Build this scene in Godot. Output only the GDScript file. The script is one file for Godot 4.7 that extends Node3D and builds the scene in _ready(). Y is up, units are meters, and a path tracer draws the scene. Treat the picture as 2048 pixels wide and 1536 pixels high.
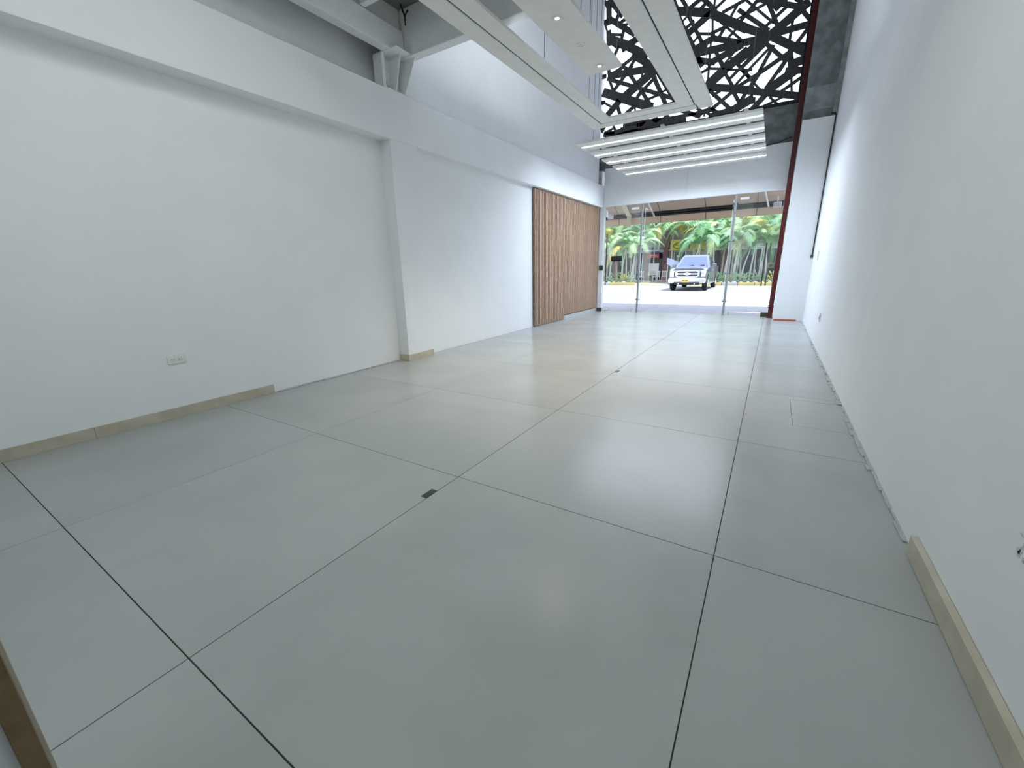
extends Node3D
# A long empty shop: glass front onto a car park, daylight through the door and the dark steel screen above it, louvred lamp raft near the front.

var taken := {}
var M := {}
var rng := RandomNumberGenerator.new()

# ---------------------------------------------------------------- helpers: names and nodes
func numbered(called: String) -> String:
	if not taken.has(called):
		taken[called] = 0
		return called
	taken[called] += 1
	return "%s_%03d" % [called, taken[called]]

func tag(o: Node, label: String, category: String, group := "", kind := "") -> Node:
	o.set_meta("label", label)
	o.set_meta("category", category)
	if group != "":
		o.set_meta("group", group)
	if kind != "":
		o.set_meta("kind", kind)
	return o

func thing(called: String, at: Vector3, label: String, category: String, group := "", kind := "") -> Node3D:
	var o := Node3D.new()
	o.name = numbered(called)
	add_child(o)
	o.position = at
	tag(o, label, category, group, kind)
	return o

func part(parent: Node, called: String, mesh: Mesh, m: Material, at := Vector3.ZERO, label := "") -> MeshInstance3D:
	var o := MeshInstance3D.new()
	o.name = called
	o.mesh = mesh
	o.material_override = m
	o.cast_shadow = GeometryInstance3D.SHADOW_CASTING_SETTING_ON
	parent.add_child(o, true)
	o.position = at
	if label != "":
		o.set_meta("label", label)
	return o

func single(called: String, mesh: Mesh, m: Material, at: Vector3, label: String, category: String, group := "", kind := "") -> MeshInstance3D:
	var o := MeshInstance3D.new()
	o.name = numbered(called)
	o.mesh = mesh
	o.material_override = m
	add_child(o)
	o.position = at
	tag(o, label, category, group, kind)
	return o

func struct_box(called: String, a: Vector3, b: Vector3, m: Material, label: String, category: String) -> MeshInstance3D:
	return single(called, cbox(b - a, 0.003), m, (a + b) / 2.0, label, category, "", "structure")

# ---------------------------------------------------------------- helpers: shapes
func begin() -> SurfaceTool:
	var s := SurfaceTool.new()
	s.begin(Mesh.PRIMITIVE_TRIANGLES)
	return s

func tri(s: SurfaceTool, a: Vector3, b: Vector3, c: Vector3) -> void:
	var n := (b - a).cross(c - a).normalized()
	for v in [a, c, b]:
		s.set_normal(n)
		s.add_vertex(v)

func quad(s: SurfaceTool, a: Vector3, b: Vector3, c: Vector3, d: Vector3) -> void:
	tri(s, a, b, c)
	tri(s, a, c, d)

# box with chamfered edges
func add_cbox(s: SurfaceTool, size: Vector3, b: float, at := Vector3.ZERO, basis := Basis()) -> void:
	var h := size / 2.0
	b = minf(b, minf(h.x, minf(h.y, h.z)) * 0.45)
	var p := func(sx: float, sy: float, sz: float, ax: int) -> Vector3:
		var v := Vector3(sx * (h.x - (0.0 if ax == 0 else b)), sy * (h.y - (0.0 if ax == 1 else b)), sz * (h.z - (0.0 if ax == 2 else b)))
		return at + basis * v
	for g in [-1.0, 1.0]:
		var f := [[p.call(g, -1.0, -1.0, 0), p.call(g, 1.0, -1.0, 0), p.call(g, 1.0, 1.0, 0), p.call(g, -1.0, 1.0, 0)], [p.call(-1.0, g, -1.0, 1), p.call(-1.0, g, 1.0, 1), p.call(1.0, g, 1.0, 1), p.call(1.0, g, -1.0, 1)], [p.call(-1.0, -1.0, g, 2), p.call(1.0, -1.0, g, 2), p.call(1.0, 1.0, g, 2), p.call(-1.0, 1.0, g, 2)]]
		for k in f:
			if g > 0:
				quad(s, k[0], k[1], k[2], k[3])
			else:
				quad(s, k[3], k[2], k[1], k[0])
	for g in [-1.0, 1.0]:
		for e in [-1.0, 1.0]:
			var q := [[p.call(g, e, -1.0, 0), p.call(g, e, 1.0, 0), p.call(g, e, 1.0, 1), p.call(g, e, -1.0, 1)], [p.call(-1.0, g, e, 1), p.call(1.0, g, e, 1), p.call(1.0, g, e, 2), p.call(-1.0, g, e, 2)], [p.call(g, -1.0, e, 2), p.call(g, 1.0, e, 2), p.call(g, 1.0, e, 0), p.call(g, -1.0, e, 0)]]
			for k in q:
				if g * e < 0:
					quad(s, k[0], k[1], k[2], k[3])
				else:
					quad(s, k[3], k[2], k[1], k[0])
	for x in [-1.0, 1.0]:
		for y in [-1.0, 1.0]:
			for z in [-1.0, 1.0]:
				var a: Vector3 = p.call(x, y, z, 0)
				var bb: Vector3 = p.call(x, y, z, 1)
				var c: Vector3 = p.call(x, y, z, 2)
				if x * y * z > 0:
					tri(s, a, bb, c)
				else:
					tri(s, a, c, bb)

func cbox(size: Vector3, b := 0.003) -> ArrayMesh:
	var s := begin()
	add_cbox(s, size, b)
	return s.commit()

# extrude a polygon (x, y) by depth along z, centred
func add_prism(s: SurfaceTool, poly: PackedVector2Array, depth: float, t := Transform3D()) -> void:
	if Geometry2D.is_polygon_clockwise(poly):
		poly = poly.duplicate()
		poly.reverse()
	var idx := Geometry2D.triangulate_polygon(poly)
	var h := depth / 2.0
	for i in range(0, idx.size(), 3):
		var a := poly[idx[i]]
		var b := poly[idx[i + 1]]
		var c := poly[idx[i + 2]]
		if (b - a).cross(c - a) < 0:
			var k := b
			b = c
			c = k
		tri(s, t * Vector3(a.x, a.y, h), t * Vector3(b.x, b.y, h), t * Vector3(c.x, c.y, h))
		tri(s, t * Vector3(a.x, a.y, -h), t * Vector3(c.x, c.y, -h), t * Vector3(b.x, b.y, -h))
	for i in poly.size():
		var a := poly[i]
		var b := poly[(i + 1) % poly.size()]
		quad(s, t * Vector3(a.x, a.y, -h), t * Vector3(b.x, b.y, -h), t * Vector3(b.x, b.y, h), t * Vector3(a.x, a.y, h))

func prism(poly: PackedVector2Array, depth: float, t := Transform3D()) -> ArrayMesh:
	var s := begin()
	add_prism(s, poly, depth, t)
	return s.commit()

func add_tube(s: SurfaceTool, pts: PackedVector3Array, radii: Array, sides := 8, caps := true) -> void:
	var rings := []
	for i in pts.size():
		var d := (pts[mini(i + 1, pts.size() - 1)] - pts[maxi(i - 1, 0)]).normalized()
		var u := d.cross(Vector3.UP if absf(d.y) < 0.95 else Vector3.RIGHT).normalized()
		var w := d.cross(u)
		var r: float = radii[mini(i, radii.size() - 1)]
		var ring := []
		for k in sides:
			var a := TAU * k / sides
			ring.append([pts[i] + (u * cos(a) + w * sin(a)) * r, u * cos(a) + w * sin(a)])
		rings.append(ring)
	for i in pts.size() - 1:
		for k in sides:
			var n := (k + 1) % sides
			var f := [rings[i][k], rings[i + 1][k], rings[i + 1][n], rings[i][k], rings[i + 1][n], rings[i][n]]
			for v in f:
				s.set_normal(v[1])
				s.add_vertex(v[0])
	if caps:
		for k in range(1, sides - 1):
			tri(s, rings[0][0][0], rings[0][k][0], rings[0][k + 1][0])
			tri(s, rings[-1][0][0], rings[-1][k + 1][0], rings[-1][k][0])

func tube(pts: PackedVector3Array, radii: Array, sides := 8) -> ArrayMesh:
	var s := begin()
	add_tube(s, pts, radii, sides)
	return s.commit()

# profile of (radius, height) turned about y
func add_lathe(s: SurfaceTool, profile: PackedVector2Array, sides := 24, t := Transform3D()) -> void:
	for i in profile.size() - 1:
		for k in sides:
			var a0 := TAU * k / sides
			var a1 := TAU * (k + 1) / sides
			var p := profile[i]
			var q := profile[i + 1]
			quad(s, t * Vector3(p.x * cos(a0), p.y, p.x * sin(a0)), t * Vector3(q.x * cos(a0), q.y, q.x * sin(a0)), t * Vector3(q.x * cos(a1), q.y, q.x * sin(a1)), t * Vector3(p.x * cos(a1), p.y, p.x * sin(a1)))

func lathe(profile: PackedVector2Array, sides := 24, t := Transform3D()) -> ArrayMesh:
	var s := begin()
	add_lathe(s, profile, sides, t)
	return s.commit()

# ---------------------------------------------------------------- helpers: materials
func noise_tex(freq: float, c0: Color, c1: Color, size := 512, octaves := 4, seed_ := 1, stops := [0.25, 0.75]) -> NoiseTexture2D:
	var n := FastNoiseLite.new()
	n.noise_type = FastNoiseLite.TYPE_SIMPLEX_SMOOTH
	n.frequency = freq
	n.fractal_octaves = octaves
	n.seed = seed_
	var g := Gradient.new()
	g.offsets = PackedFloat32Array(stops)
	g.colors = PackedColorArray([c0, c1])
	var t := NoiseTexture2D.new()
	t.width = size
	t.height = size
	t.seamless = true
	t.noise = n
	t.color_ramp = g
	return t

func plain(c: Color, rough := 0.6, metal := 0.0, spec := 0.5) -> StandardMaterial3D:
	var m := StandardMaterial3D.new()
	m.albedo_color = c
	m.roughness = rough
	m.metallic = metal
	m.metallic_specular = spec
	return m

func mottled(c0: Color, c1: Color, metres: float, freq: float, rough := 0.8, seed_ := 1, bump := 0.0, bump_freq := 0.1) -> StandardMaterial3D:
	var m := plain(Color.WHITE, rough)
	m.albedo_texture = noise_tex(freq, c0, c1, 512, 5, seed_)
	m.uv1_triplanar = true
	m.uv1_world_triplanar = true
	m.uv1_scale = Vector3.ONE / metres
	if bump > 0.0:
		m.heightmap_enabled = true
		m.heightmap_scale = bump
		m.heightmap_texture = noise_tex(bump_freq, Color.BLACK, Color.WHITE, 512, 3, seed_ + 7)
	return m

func glow(c: Color, energy: float) -> StandardMaterial3D:
	var m := plain(c, 0.5)
	m.emission_enabled = true
	m.emission = c
	m.emission_energy_multiplier = energy
	return m

func materials() -> void:
	M.wall = mottled(Color(0.918, 0.927, 0.934), Color(0.928, 0.937, 0.943), 3.0, 0.006, 0.8, 3, 0.012, 0.3)
	M.steel_white = mottled(Color(0.905, 0.91, 0.915), Color(0.92, 0.925, 0.925), 1.0, 0.02, 0.5, 5)
	M.deck = mottled(Color(0.44, 0.455, 0.455), Color(0.5, 0.515, 0.51), 1.0, 0.01, 0.8, 6)
	M.concrete = mottled(Color(0.5, 0.515, 0.52), Color(0.6, 0.615, 0.615), 2.0, 0.012, 0.9, 8, 0.08, 0.08)
	M.concrete_dark = mottled(Color(0.42, 0.44, 0.445), Color(0.53, 0.55, 0.55), 2.0, 0.012, 0.9, 9, 0.1, 0.08)
	M.base_tile = mottled(Color(0.715, 0.69, 0.61), Color(0.765, 0.74, 0.665), 1.2, 0.01, 0.45, 11)
	M.grout = plain(Color(0.22, 0.23, 0.23), 0.95)
	M.tiles = []
	for i in 4:
		var m := mottled(Color(0.642, 0.656, 0.65), Color(0.666, 0.678, 0.672), 3.2, 0.004 + 0.001 * i, FLOOR_ROUGH, 20 + i)
		m.roughness_texture = noise_tex(0.006, Color(0.92, 0.92, 0.92), Color(1, 1, 1), 512, 3, 40 + i)
		m.metallic_specular = 0.38
		m.uv1_offset = Vector3(0.37 * i, 0.21 * i, 0.53 * i)
		M.tiles.append(m)
	M.mortar = mottled(Color(0.78, 0.79, 0.79), Color(0.88, 0.88, 0.87), 0.3, 0.04, 0.95, 31, 0.5, 0.1)
	M.plastic_white = plain(Color(0.895, 0.90, 0.88), 0.35)
	M.hole = plain(Color(0.06, 0.06, 0.06), 0.8)
	M.board = mottled(Color(0.90, 0.893, 0.868), Color(0.915, 0.91, 0.888), 1.2, 0.01, 0.55, 33)
	M.alu = plain(Color(0.78, 0.79, 0.79), 0.3, 0.6)
	M.black = plain(Color(0.045, 0.048, 0.05), 0.5)
	M.screen = mottled(Color(0.22, 0.222, 0.228), Color(0.29, 0.286, 0.288), 0.7, 0.02, 0.6, 35)
	M.red_paint = mottled(Color(0.27, 0.02, 0.02), Color(0.32, 0.028, 0.026), 1.0, 0.02, 0.45, 36)
	M.red_skirt = plain(Color(0.75, 0.33, 0.27), 0.5)
	M.stainless = plain(Color(0.66, 0.68, 0.68), 0.3, 0.7)
	M.bronze = plain(Color(0.32, 0.32, 0.27), 0.4, 0.6)
	M.brass = plain(Color(0.6, 0.5, 0.25), 0.35, 0.9)
	M.white_alu = plain(Color(0.9, 0.91, 0.92), 0.4)
	M.glass = plain(Color(0.93, 0.97, 0.96, 0.03), 0.02)
	M.glass.transparency = BaseMaterial3D.TRANSPARENCY_ALPHA
	M.glass_edge = plain(Color(0.85, 0.93, 0.91), 0.2)
	M.woods = []
	for i in 3:
		var m := plain(Color.WHITE, 0.6)
		m.albedo_texture = noise_tex(0.02, [Color(0.60, 0.49, 0.405), Color(0.63, 0.52, 0.43), Color(0.575, 0.465, 0.38)][i], [Color(0.67, 0.56, 0.47), Color(0.70, 0.59, 0.495), Color(0.645, 0.53, 0.44)][i], 512, 5, 50 + i)
		m.uv1_triplanar = true
		m.uv1_world_triplanar = true
		m.uv1_scale = Vector3(3.0, 0.35, 3.0)
		M.woods.append(m)
	M.wood_back = plain(Color(0.22, 0.16, 0.12), 0.9)
	M.jamb_wood = mottled(Color(0.47, 0.39, 0.27), Color(0.53, 0.44, 0.32), 1.0, 0.02, 0.5, 57)
	M.jamb_edge = plain(Color(0.72, 0.68, 0.6), 0.5)
	M.wire = plain(Color(0.35, 0.36, 0.37), 0.4, 0.5)
	# outside
	M.walk = mottled(Color(0.60, 0.605, 0.625), Color(0.64, 0.645, 0.66), 2.0, 0.01, 0.8, 60)
	M.asphalt = mottled(Color(0.50, 0.525, 0.535), Color(0.56, 0.58, 0.59), 3.0, 0.01, 0.85, 61)
	M.paint_line = plain(Color(0.80, 0.80, 0.80), 0.8)
	M.paint_dark = plain(Color(0.40, 0.42, 0.44), 0.85)
	M.curb_yellow = mottled(Color(0.68, 0.60, 0.26), Color(0.72, 0.67, 0.42), 0.8, 0.03, 0.8, 62)
	M.curb_plain = plain(Color(0.64, 0.63, 0.6), 0.85)
	M.soil = mottled(Color(0.34, 0.35, 0.35), Color(0.56, 0.58, 0.59), 0.6, 0.06, 0.95, 63, 1.0, 0.12)
	M.stone = mottled(Color(0.5, 0.52, 0.55), Color(0.62, 0.64, 0.67), 0.4, 0.04, 0.9, 64)
	M.canvas = plain(Color(0.64, 0.575, 0.50), 0.85)
	M.canvas.backlight_enabled = true
	M.canvas.backlight = Color(0.24, 0.195, 0.15)
	M.canvas_seam = plain(Color(0.3, 0.25, 0.21), 0.9)
	M.leaf = []
	for c in [Color(0.40, 0.58, 0.38), Color(0.50, 0.66, 0.53), Color(0.60, 0.71, 0.54), Color(0.72, 0.68, 0.38)]:
		var m := plain(c, 0.55)
		m.backlight_enabled = true
		m.backlight = Color(c.r * 0.5, c.g * 0.55, c.b * 0.35)
		M.leaf.append(m)
	M.trunk = mottled(Color(0.64, 0.67, 0.64), Color(0.74, 0.75, 0.71), 0.4, 0.05, 0.85, 66)
	M.crownshaft = plain(Color(0.68, 0.80, 0.55), 0.6)
	M.facade = mottled(Color(0.60, 0.60, 0.56), Color(0.65, 0.65, 0.61), 2.0, 0.01, 0.9, 67)
	M.column_brown = mottled(Color(0.40, 0.31, 0.31), Color(0.46, 0.36, 0.36), 1.0, 0.02, 0.85, 68)
	M.shop_glass = plain(Color(0.17, 0.19, 0.22), 0.12)
	M.yellow = plain(Color(0.80, 0.73, 0.33), 0.6)
	M.yellow_bright = plain(Color(0.84, 0.79, 0.16), 0.6)
	M.sign_ink = plain(Color(0.16, 0.15, 0.05), 0.6)
	M.blue = plain(Color(0.24, 0.30, 0.52), 0.6)
	M.red = plain(Color(0.66, 0.20, 0.25), 0.6)
	M.white = plain(Color(0.78, 0.78, 0.78), 0.6)
	M.cream = plain(Color(0.72, 0.69, 0.58), 0.8)
	M.roof_dark = plain(Color(0.33, 0.27, 0.26), 0.8)
	M.truck = plain(Color(0.43, 0.47, 0.505), 0.22, 0.35)
	M.truck.clearcoat_enabled = true
	M.truck.clearcoat = 0.8
	M.truck.clearcoat_roughness = 0.08
	M.truck_glass = plain(Color(0.40, 0.45, 0.58), 0.08, 0.55)
	M.chrome = plain(Color(0.85, 0.87, 0.89), 0.18, 0.9)
	M.truck_dark = plain(Color(0.12, 0.13, 0.15), 0.5)
	M.lamp_clear = plain(Color(0.86, 0.89, 0.92), 0.1, 0.3)
	M.tyre = plain(Color(0.09, 0.09, 0.095), 0.85)
	M.shade_cloth = plain(Color(0.58, 0.63, 0.70), 0.8)
	M.scuff = mottled(Color(0.74, 0.75, 0.755), Color(0.84, 0.85, 0.85), 0.2, 0.06, 0.95, 71)
	M.floor_box = plain(Color(0.30, 0.31, 0.31), 0.45, 0.4)
	M.led = glow(Color(1.0, 0.985, 0.95), 1.6)
	M.downlight = glow(Color(1.0, 0.97, 0.88), 2.2)

const FLOOR_ROUGH := 0.24
const XL := -4.86      # left wall, near bay
const XL2 := -4.785    # left wall beyond the pillar
const XR := 0.735      # right wall
const ZF := -12.88     # plane of the glass front
const TOP := 8.6       # ceiling of the tall bay by the front
const DECK := 4.6      # ceiling of the near bay

func _ready() -> void:
	rng.seed = 11
	# ---------- camera
	var cam := Camera3D.new()
	cam.name = "camera"
	add_child(cam)
	cam.fov = rad_to_deg(2.0 * atan(768.0 / 817.588))
	cam.position = Vector3(0, 1.35, 0)
	cam.basis = Basis(Vector3.UP, 0.558446) * Basis(Vector3.RIGHT, -0.273507) * Basis(Vector3.BACK, -0.020657)
	cam.near = 0.02
	cam.far = 300.0
	cam.current = true
	# ---------- sky, sun, exposure
	var we := WorldEnvironment.new()
	we.name = "environment"
	var e := Environment.new()
	e.background_mode = Environment.BG_SKY
	var sky := Sky.new()
	var sm := ProceduralSkyMaterial.new()
	sm.sky_top_color = Color(0.83, 0.87, 0.975)
	sm.sky_horizon_color = Color(0.92, 0.93, 0.97)
	sm.ground_horizon_color = Color(0.85, 0.86, 0.88)
	sm.ground_bottom_color = Color(0.6, 0.6, 0.6)
	sm.sun_angle_max = 1.0
	sky.sky_material = sm
	e.sky = sky
	e.background_energy_multiplier = 2.3
	e.tonemap_mode = Environment.TONE_MAPPER_LINEAR
	e.tonemap_exposure = 1.36
	e.sdfgi_enabled = true
	e.ssao_enabled = true
	e.ssil_enabled = true
	we.environment = e
	add_child(we)
	var sun := DirectionalLight3D.new()
	sun.name = "sun"
	sun.light_energy = 2.0
	sun.light_color = Color(1.0, 0.985, 0.96)
	sun.light_angular_distance = 3.0
	sun.shadow_enabled = true
	sun.rotation_degrees = Vector3(-64, 75, 0)
	add_child(sun)
	materials()
	shell()
	floor_tiles()
	baseboards()
	steelwork()
	front()
	slat_wall()
	lamps()
	small_fittings()
	outside()

# a lamp's light: a rectangle facing down just under the glowing face
func area_down(called: String, at: Vector3, size: Vector2, energy: float, c: Color) -> AreaLight3D:
	var l := AreaLight3D.new()
	l.name = called
	l.area_size = size
	l.light_energy = energy
	l.light_color = c
	l.area_range = 30.0
	l.shadow_enabled = true
	add_child(l)
	l.position = at
	l.rotation_degrees = Vector3(-90, 0, 0)
	return l

# ---------------------------------------------------------------- the room
func shell() -> void:
	struct_box("wall_left", Vector3(-5.1, 0, -4.48), Vector3(XL, 3.12, 2.6), M.wall, "long plain white wall with the double socket, before the pillar", "wall")
	struct_box("wall_left", Vector3(-5.1, 0, -13.1), Vector3(XL2, 3.12, -4.9), M.wall, "white wall between the pillar and the wooden slats", "wall")
	struct_box("wall_left_upper", Vector3(-5.1, 3.6, -12.55), Vector3(-4.70, TOP, -4.86), M.wall, "tall white upper wall above the beam by the hanging lamps", "wall")
	struct_box("wall_left_upper", Vector3(-5.2, 3.1, -13.4), Vector3(-4.96, TOP, 2.6), M.wall, "recessed strip of wall behind the steel above the white beam", "wall")
	struct_box("wall_right", Vector3(XR, 0, -13.4), Vector3(1.0, TOP, 2.6), M.wall, "tall bare white wall running down to the red column", "wall")
	struct_box("wall_back", Vector3(-5.1, 0, 0.032), Vector3(-1.31, DECK, 0.2), M.wall, "white cross wall beside the wooden door jamb", "wall")
	struct_box("wall_back", Vector3(-5.1, 0, 2.5), Vector3(1.0, DECK, 2.7), M.wall, "white end wall behind the doorway", "wall")
	struct_box("wall_void", Vector3(-5.1, DECK, -4.84), Vector3(1.0, TOP + 0.2, -4.70), M.wall, "white wall above the cross beam facing the steel screen", "wall")
	struct_box("ceiling", Vector3(-5.1, DECK, -4.72), Vector3(1.0, DECK + 0.2, 2.7), M.deck, "grey deck ceiling over the near bay", "ceiling")
	struct_box("ceiling", Vector3(-5.2, TOP, -13.4), Vector3(1.0, TOP + 0.2, -4.75), M.deck, "high grey ceiling over the bay by the front", "ceiling")
	# the deep white beam on the left and its pillar
	struct_box("beam", Vector3(-4.97, 3.09, -12.94), Vector3(-4.64, 3.685, 2.6), M.wall, "deep white beam running along the top of the left wall", "beam")
	struct_box("pillar", Vector3(-5.0, 0, -4.99), Vector3(-4.665, 3.1, -4.465), M.wall, "white pillar standing out of the left wall under the beam", "pillar")
	# right front: white pillar, bare concrete column above, narrow plaster strip
	struct_box("pillar", Vector3(0.122, 0, -13.0), Vector3(XR, 4.38, -12.1), M.wall, "white plastered pillar beside the red steel column", "pillar")
	struct_box("column", Vector3(0.11, 4.36, -13.1), Vector3(0.66, TOP, -12.2), M.concrete_dark, "bare grey concrete column on top of the white pillar", "column")
	struct_box("trim_1", Vector3(0.645, 4.38, -12.6), Vector3(XR + 0.01, TOP, -12.14), M.concrete, "narrow light plaster strip beside the bare concrete column", "trim")
	struct_box("trim_2", Vector3(0.11, 4.56, -12.215), Vector3(0.65, 5.02, -12.19), M.concrete, "paler cast band at the foot of the bare concrete column", "trim")
	# concrete beam over the glass front and the plasterboard under it
	struct_box("beam", Vector3(-5.0, 4.13, -13.3), Vector3(0.2, 4.98, -12.95), M.concrete_dark, "rough grey concrete beam below the steel screen", "beam")
	var lintel := thing("wall_front", Vector3(0, 0, 0), "smooth white panel wall above the glass doors", "wall", "", "structure")
	for seg in [[-4.635, -2.305], [-2.3, 0.12]]:
		part(lintel, "panel", cbox(Vector3(seg[1] - seg[0], 1.02, 0.06), 0.002), M.wall, Vector3((seg[0] + seg[1]) / 2, 3.645, -12.9))
	struct_box("wall_front_side", Vector3(-5.2, 0, -13.4), Vector3(-4.74, 4.13, -12.95), M.wall, "narrow outer wall end beside the white door jamb", "wall")
	# back of the recess between upper wall and panel: black cables and brackets
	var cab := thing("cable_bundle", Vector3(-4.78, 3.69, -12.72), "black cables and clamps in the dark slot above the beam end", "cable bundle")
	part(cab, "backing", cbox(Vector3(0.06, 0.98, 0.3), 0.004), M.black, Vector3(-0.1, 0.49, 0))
	for k in 4:
		var x := -0.06 + 0.03 * (k % 2)
		var z := -0.11 + 0.07 * k
		part(cab, "cable", tube(PackedVector3Array([Vector3(x, 0.0, z), Vector3(x + 0.02, 0.3, z + 0.02), Vector3(x, 0.62, z - 0.02), Vector3(x + 0.01, 0.96, z)]), [0.014], 6), M.black if k != 1 else M.wire)
	for y in [0.22, 0.6]:
		part(cab, "clamp", cbox(Vector3(0.09, 0.04, 0.26), 0.004), M.bronze, Vector3(-0.02, y, 0))
	# residue of mortar where the skirting is missing
	for side in [0, 1]:
		var s := begin()
		var x0: float = XR if side else XL
		var dir := -1.0 if side else 1.0
		var z := -2.5
		while z > (-12.0 if side else -4.4):
			var w := rng.randf_range(0.006, 0.028)
			var l := rng.randf_range(0.05, 0.22)
			add_cbox(s, Vector3(w * 2, rng.randf_range(0.006, 0.022), l), 0.004, Vector3(x0 + dir * w * 0.4, 0.006, z - l / 2), Basis(Vector3.UP, rng.randf_range(-0.06, 0.06)))
			z -= l * rng.randf_range(0.8, 1.3)
		single("mortar_residue", s.commit(), M.mortar, Vector3.ZERO, "ragged white mortar left along the foot of the " + ("right wall" if side else "left wall before the pillar"), "mortar", "", "stuff")

func floor_tiles() -> void:
	var fl := thing("floor", Vector3.ZERO, "large light grey square floor tiles with thin dark joints", "floor", "", "structure")
	part(fl, "slab", cbox(Vector3(6.1, 0.2, 16.1), 0.003), M.grout, Vector3(-2.05, -0.1045, -5.3))
	var xs := [XL - 0.02, -3.223, -1.6484, -0.0737, XR + 0.02]
	var zs := []
	for j in range(-2, 9):
		zs.append(-0.3605 - 1.5642 * j)
	zs[zs.size() - 1] = -12.9
	var g := 0.0022
	for i in 4:
		for j in zs.size() - 1:
			var x0: float = xs[i] + g
			var x1: float = xs[i + 1] - g
			var z0: float = zs[j + 1] + g
			var z1: float = zs[j] - g
			var m: Material = M.tiles[(i * 3 + j * 2 + (i * j) % 3) % 4]
			if i == 3 and absf(zs[j] + 3.489) < 0.1:
				# the tile cut round the access cover
				var hx := 0.307
				var ha := -4.917
				var hb := -4.078
				var poly := PackedVector2Array([Vector2(x0, z0), Vector2(x1, z0), Vector2(x1, ha - g), Vector2(hx - g, ha - g), Vector2(hx - g, hb + g), Vector2(x1, hb + g), Vector2(x1, z1), Vector2(x0, z1)])
				part(fl, "tile", prism(poly, 0.01, Transform3D(Basis(Vector3.RIGHT, PI / 2), Vector3(0, -0.005, 0))), m)
				part(fl, "access_cover", cbox(Vector3(x1 - hx - g, 0.01, hb - ha - 2 * g), 0.001), M.tiles[1], Vector3((hx + x1) / 2, -0.005, (ha + hb) / 2), "rectangular cut tile cover against the right wall")
				continue
			part(fl, "tile", cbox(Vector3(x1 - x0, 0.01, z1 - z0), 0.0008), m, Vector3((x0 + x1) / 2, -0.005, (z0 + z1) / 2))

func baseboards() -> void:
	var bl := thing("baseboard_left", Vector3.ZERO, "beige tile skirting ending halfway along the left wall", "skirting", "", "structure")
	var cuts := [-2.46, -0.9, 0.0]
	for k in cuts.size() - 1:
		part(bl, "tile", cbox(Vector3(0.014, 0.1, cuts[k + 1] - cuts[k] - 0.002), 0.0015), M.base_tile, Vector3(XL + 0.007, 0.05, (cuts[k] + cuts[k + 1]) / 2))
	var bp := thing("baseboard_pillar", Vector3.ZERO, "beige tile skirting wrapped round the foot of the left pillar", "skirting", "", "structure")
	part(bp, "tile", cbox(Vector3(0.014, 0.1, 0.555), 0.0015), M.base_tile, Vector3(-4.658, 0.05, -4.727))
	part(bp, "tile", cbox(Vector3(0.2, 0.1, 0.014), 0.0015), M.base_tile, Vector3(-4.752, 0.05, -4.458))
	var br := thing("baseboard_right", Vector3.ZERO, "beige tile skirting at the near foot of the right wall", "skirting", "", "structure")
	cuts = [-2.4, -0.8, 0.8]
	for k in cuts.size() - 1:
		part(br, "tile", cbox(Vector3(0.026, 0.1, cuts[k + 1] - cuts[k] - 0.002), 0.002), M.base_tile, Vector3(XR - 0.0145, 0.054, (cuts[k] + cuts[k + 1]) / 2))
	# wooden jamb of the doorway the picture is taken from
	var j := thing("door_jamb", Vector3(-1.305, 0, 0.014), "brown wooden door jamb with a pale edge at the end of the cross wall", "door jamb", "", "structure")
	part(j, "casing", cbox(Vector3(0.02, 2.1, 0.036), 0.001), M.jamb_wood, Vector3(0, 1.05, 0.0035))
	part(j, "edge_strip", cbox(Vector3(0.02, 2.1, 0.0075), 0.001), M.jamb_edge, Vector3(0, 1.05, -0.0185))

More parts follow.
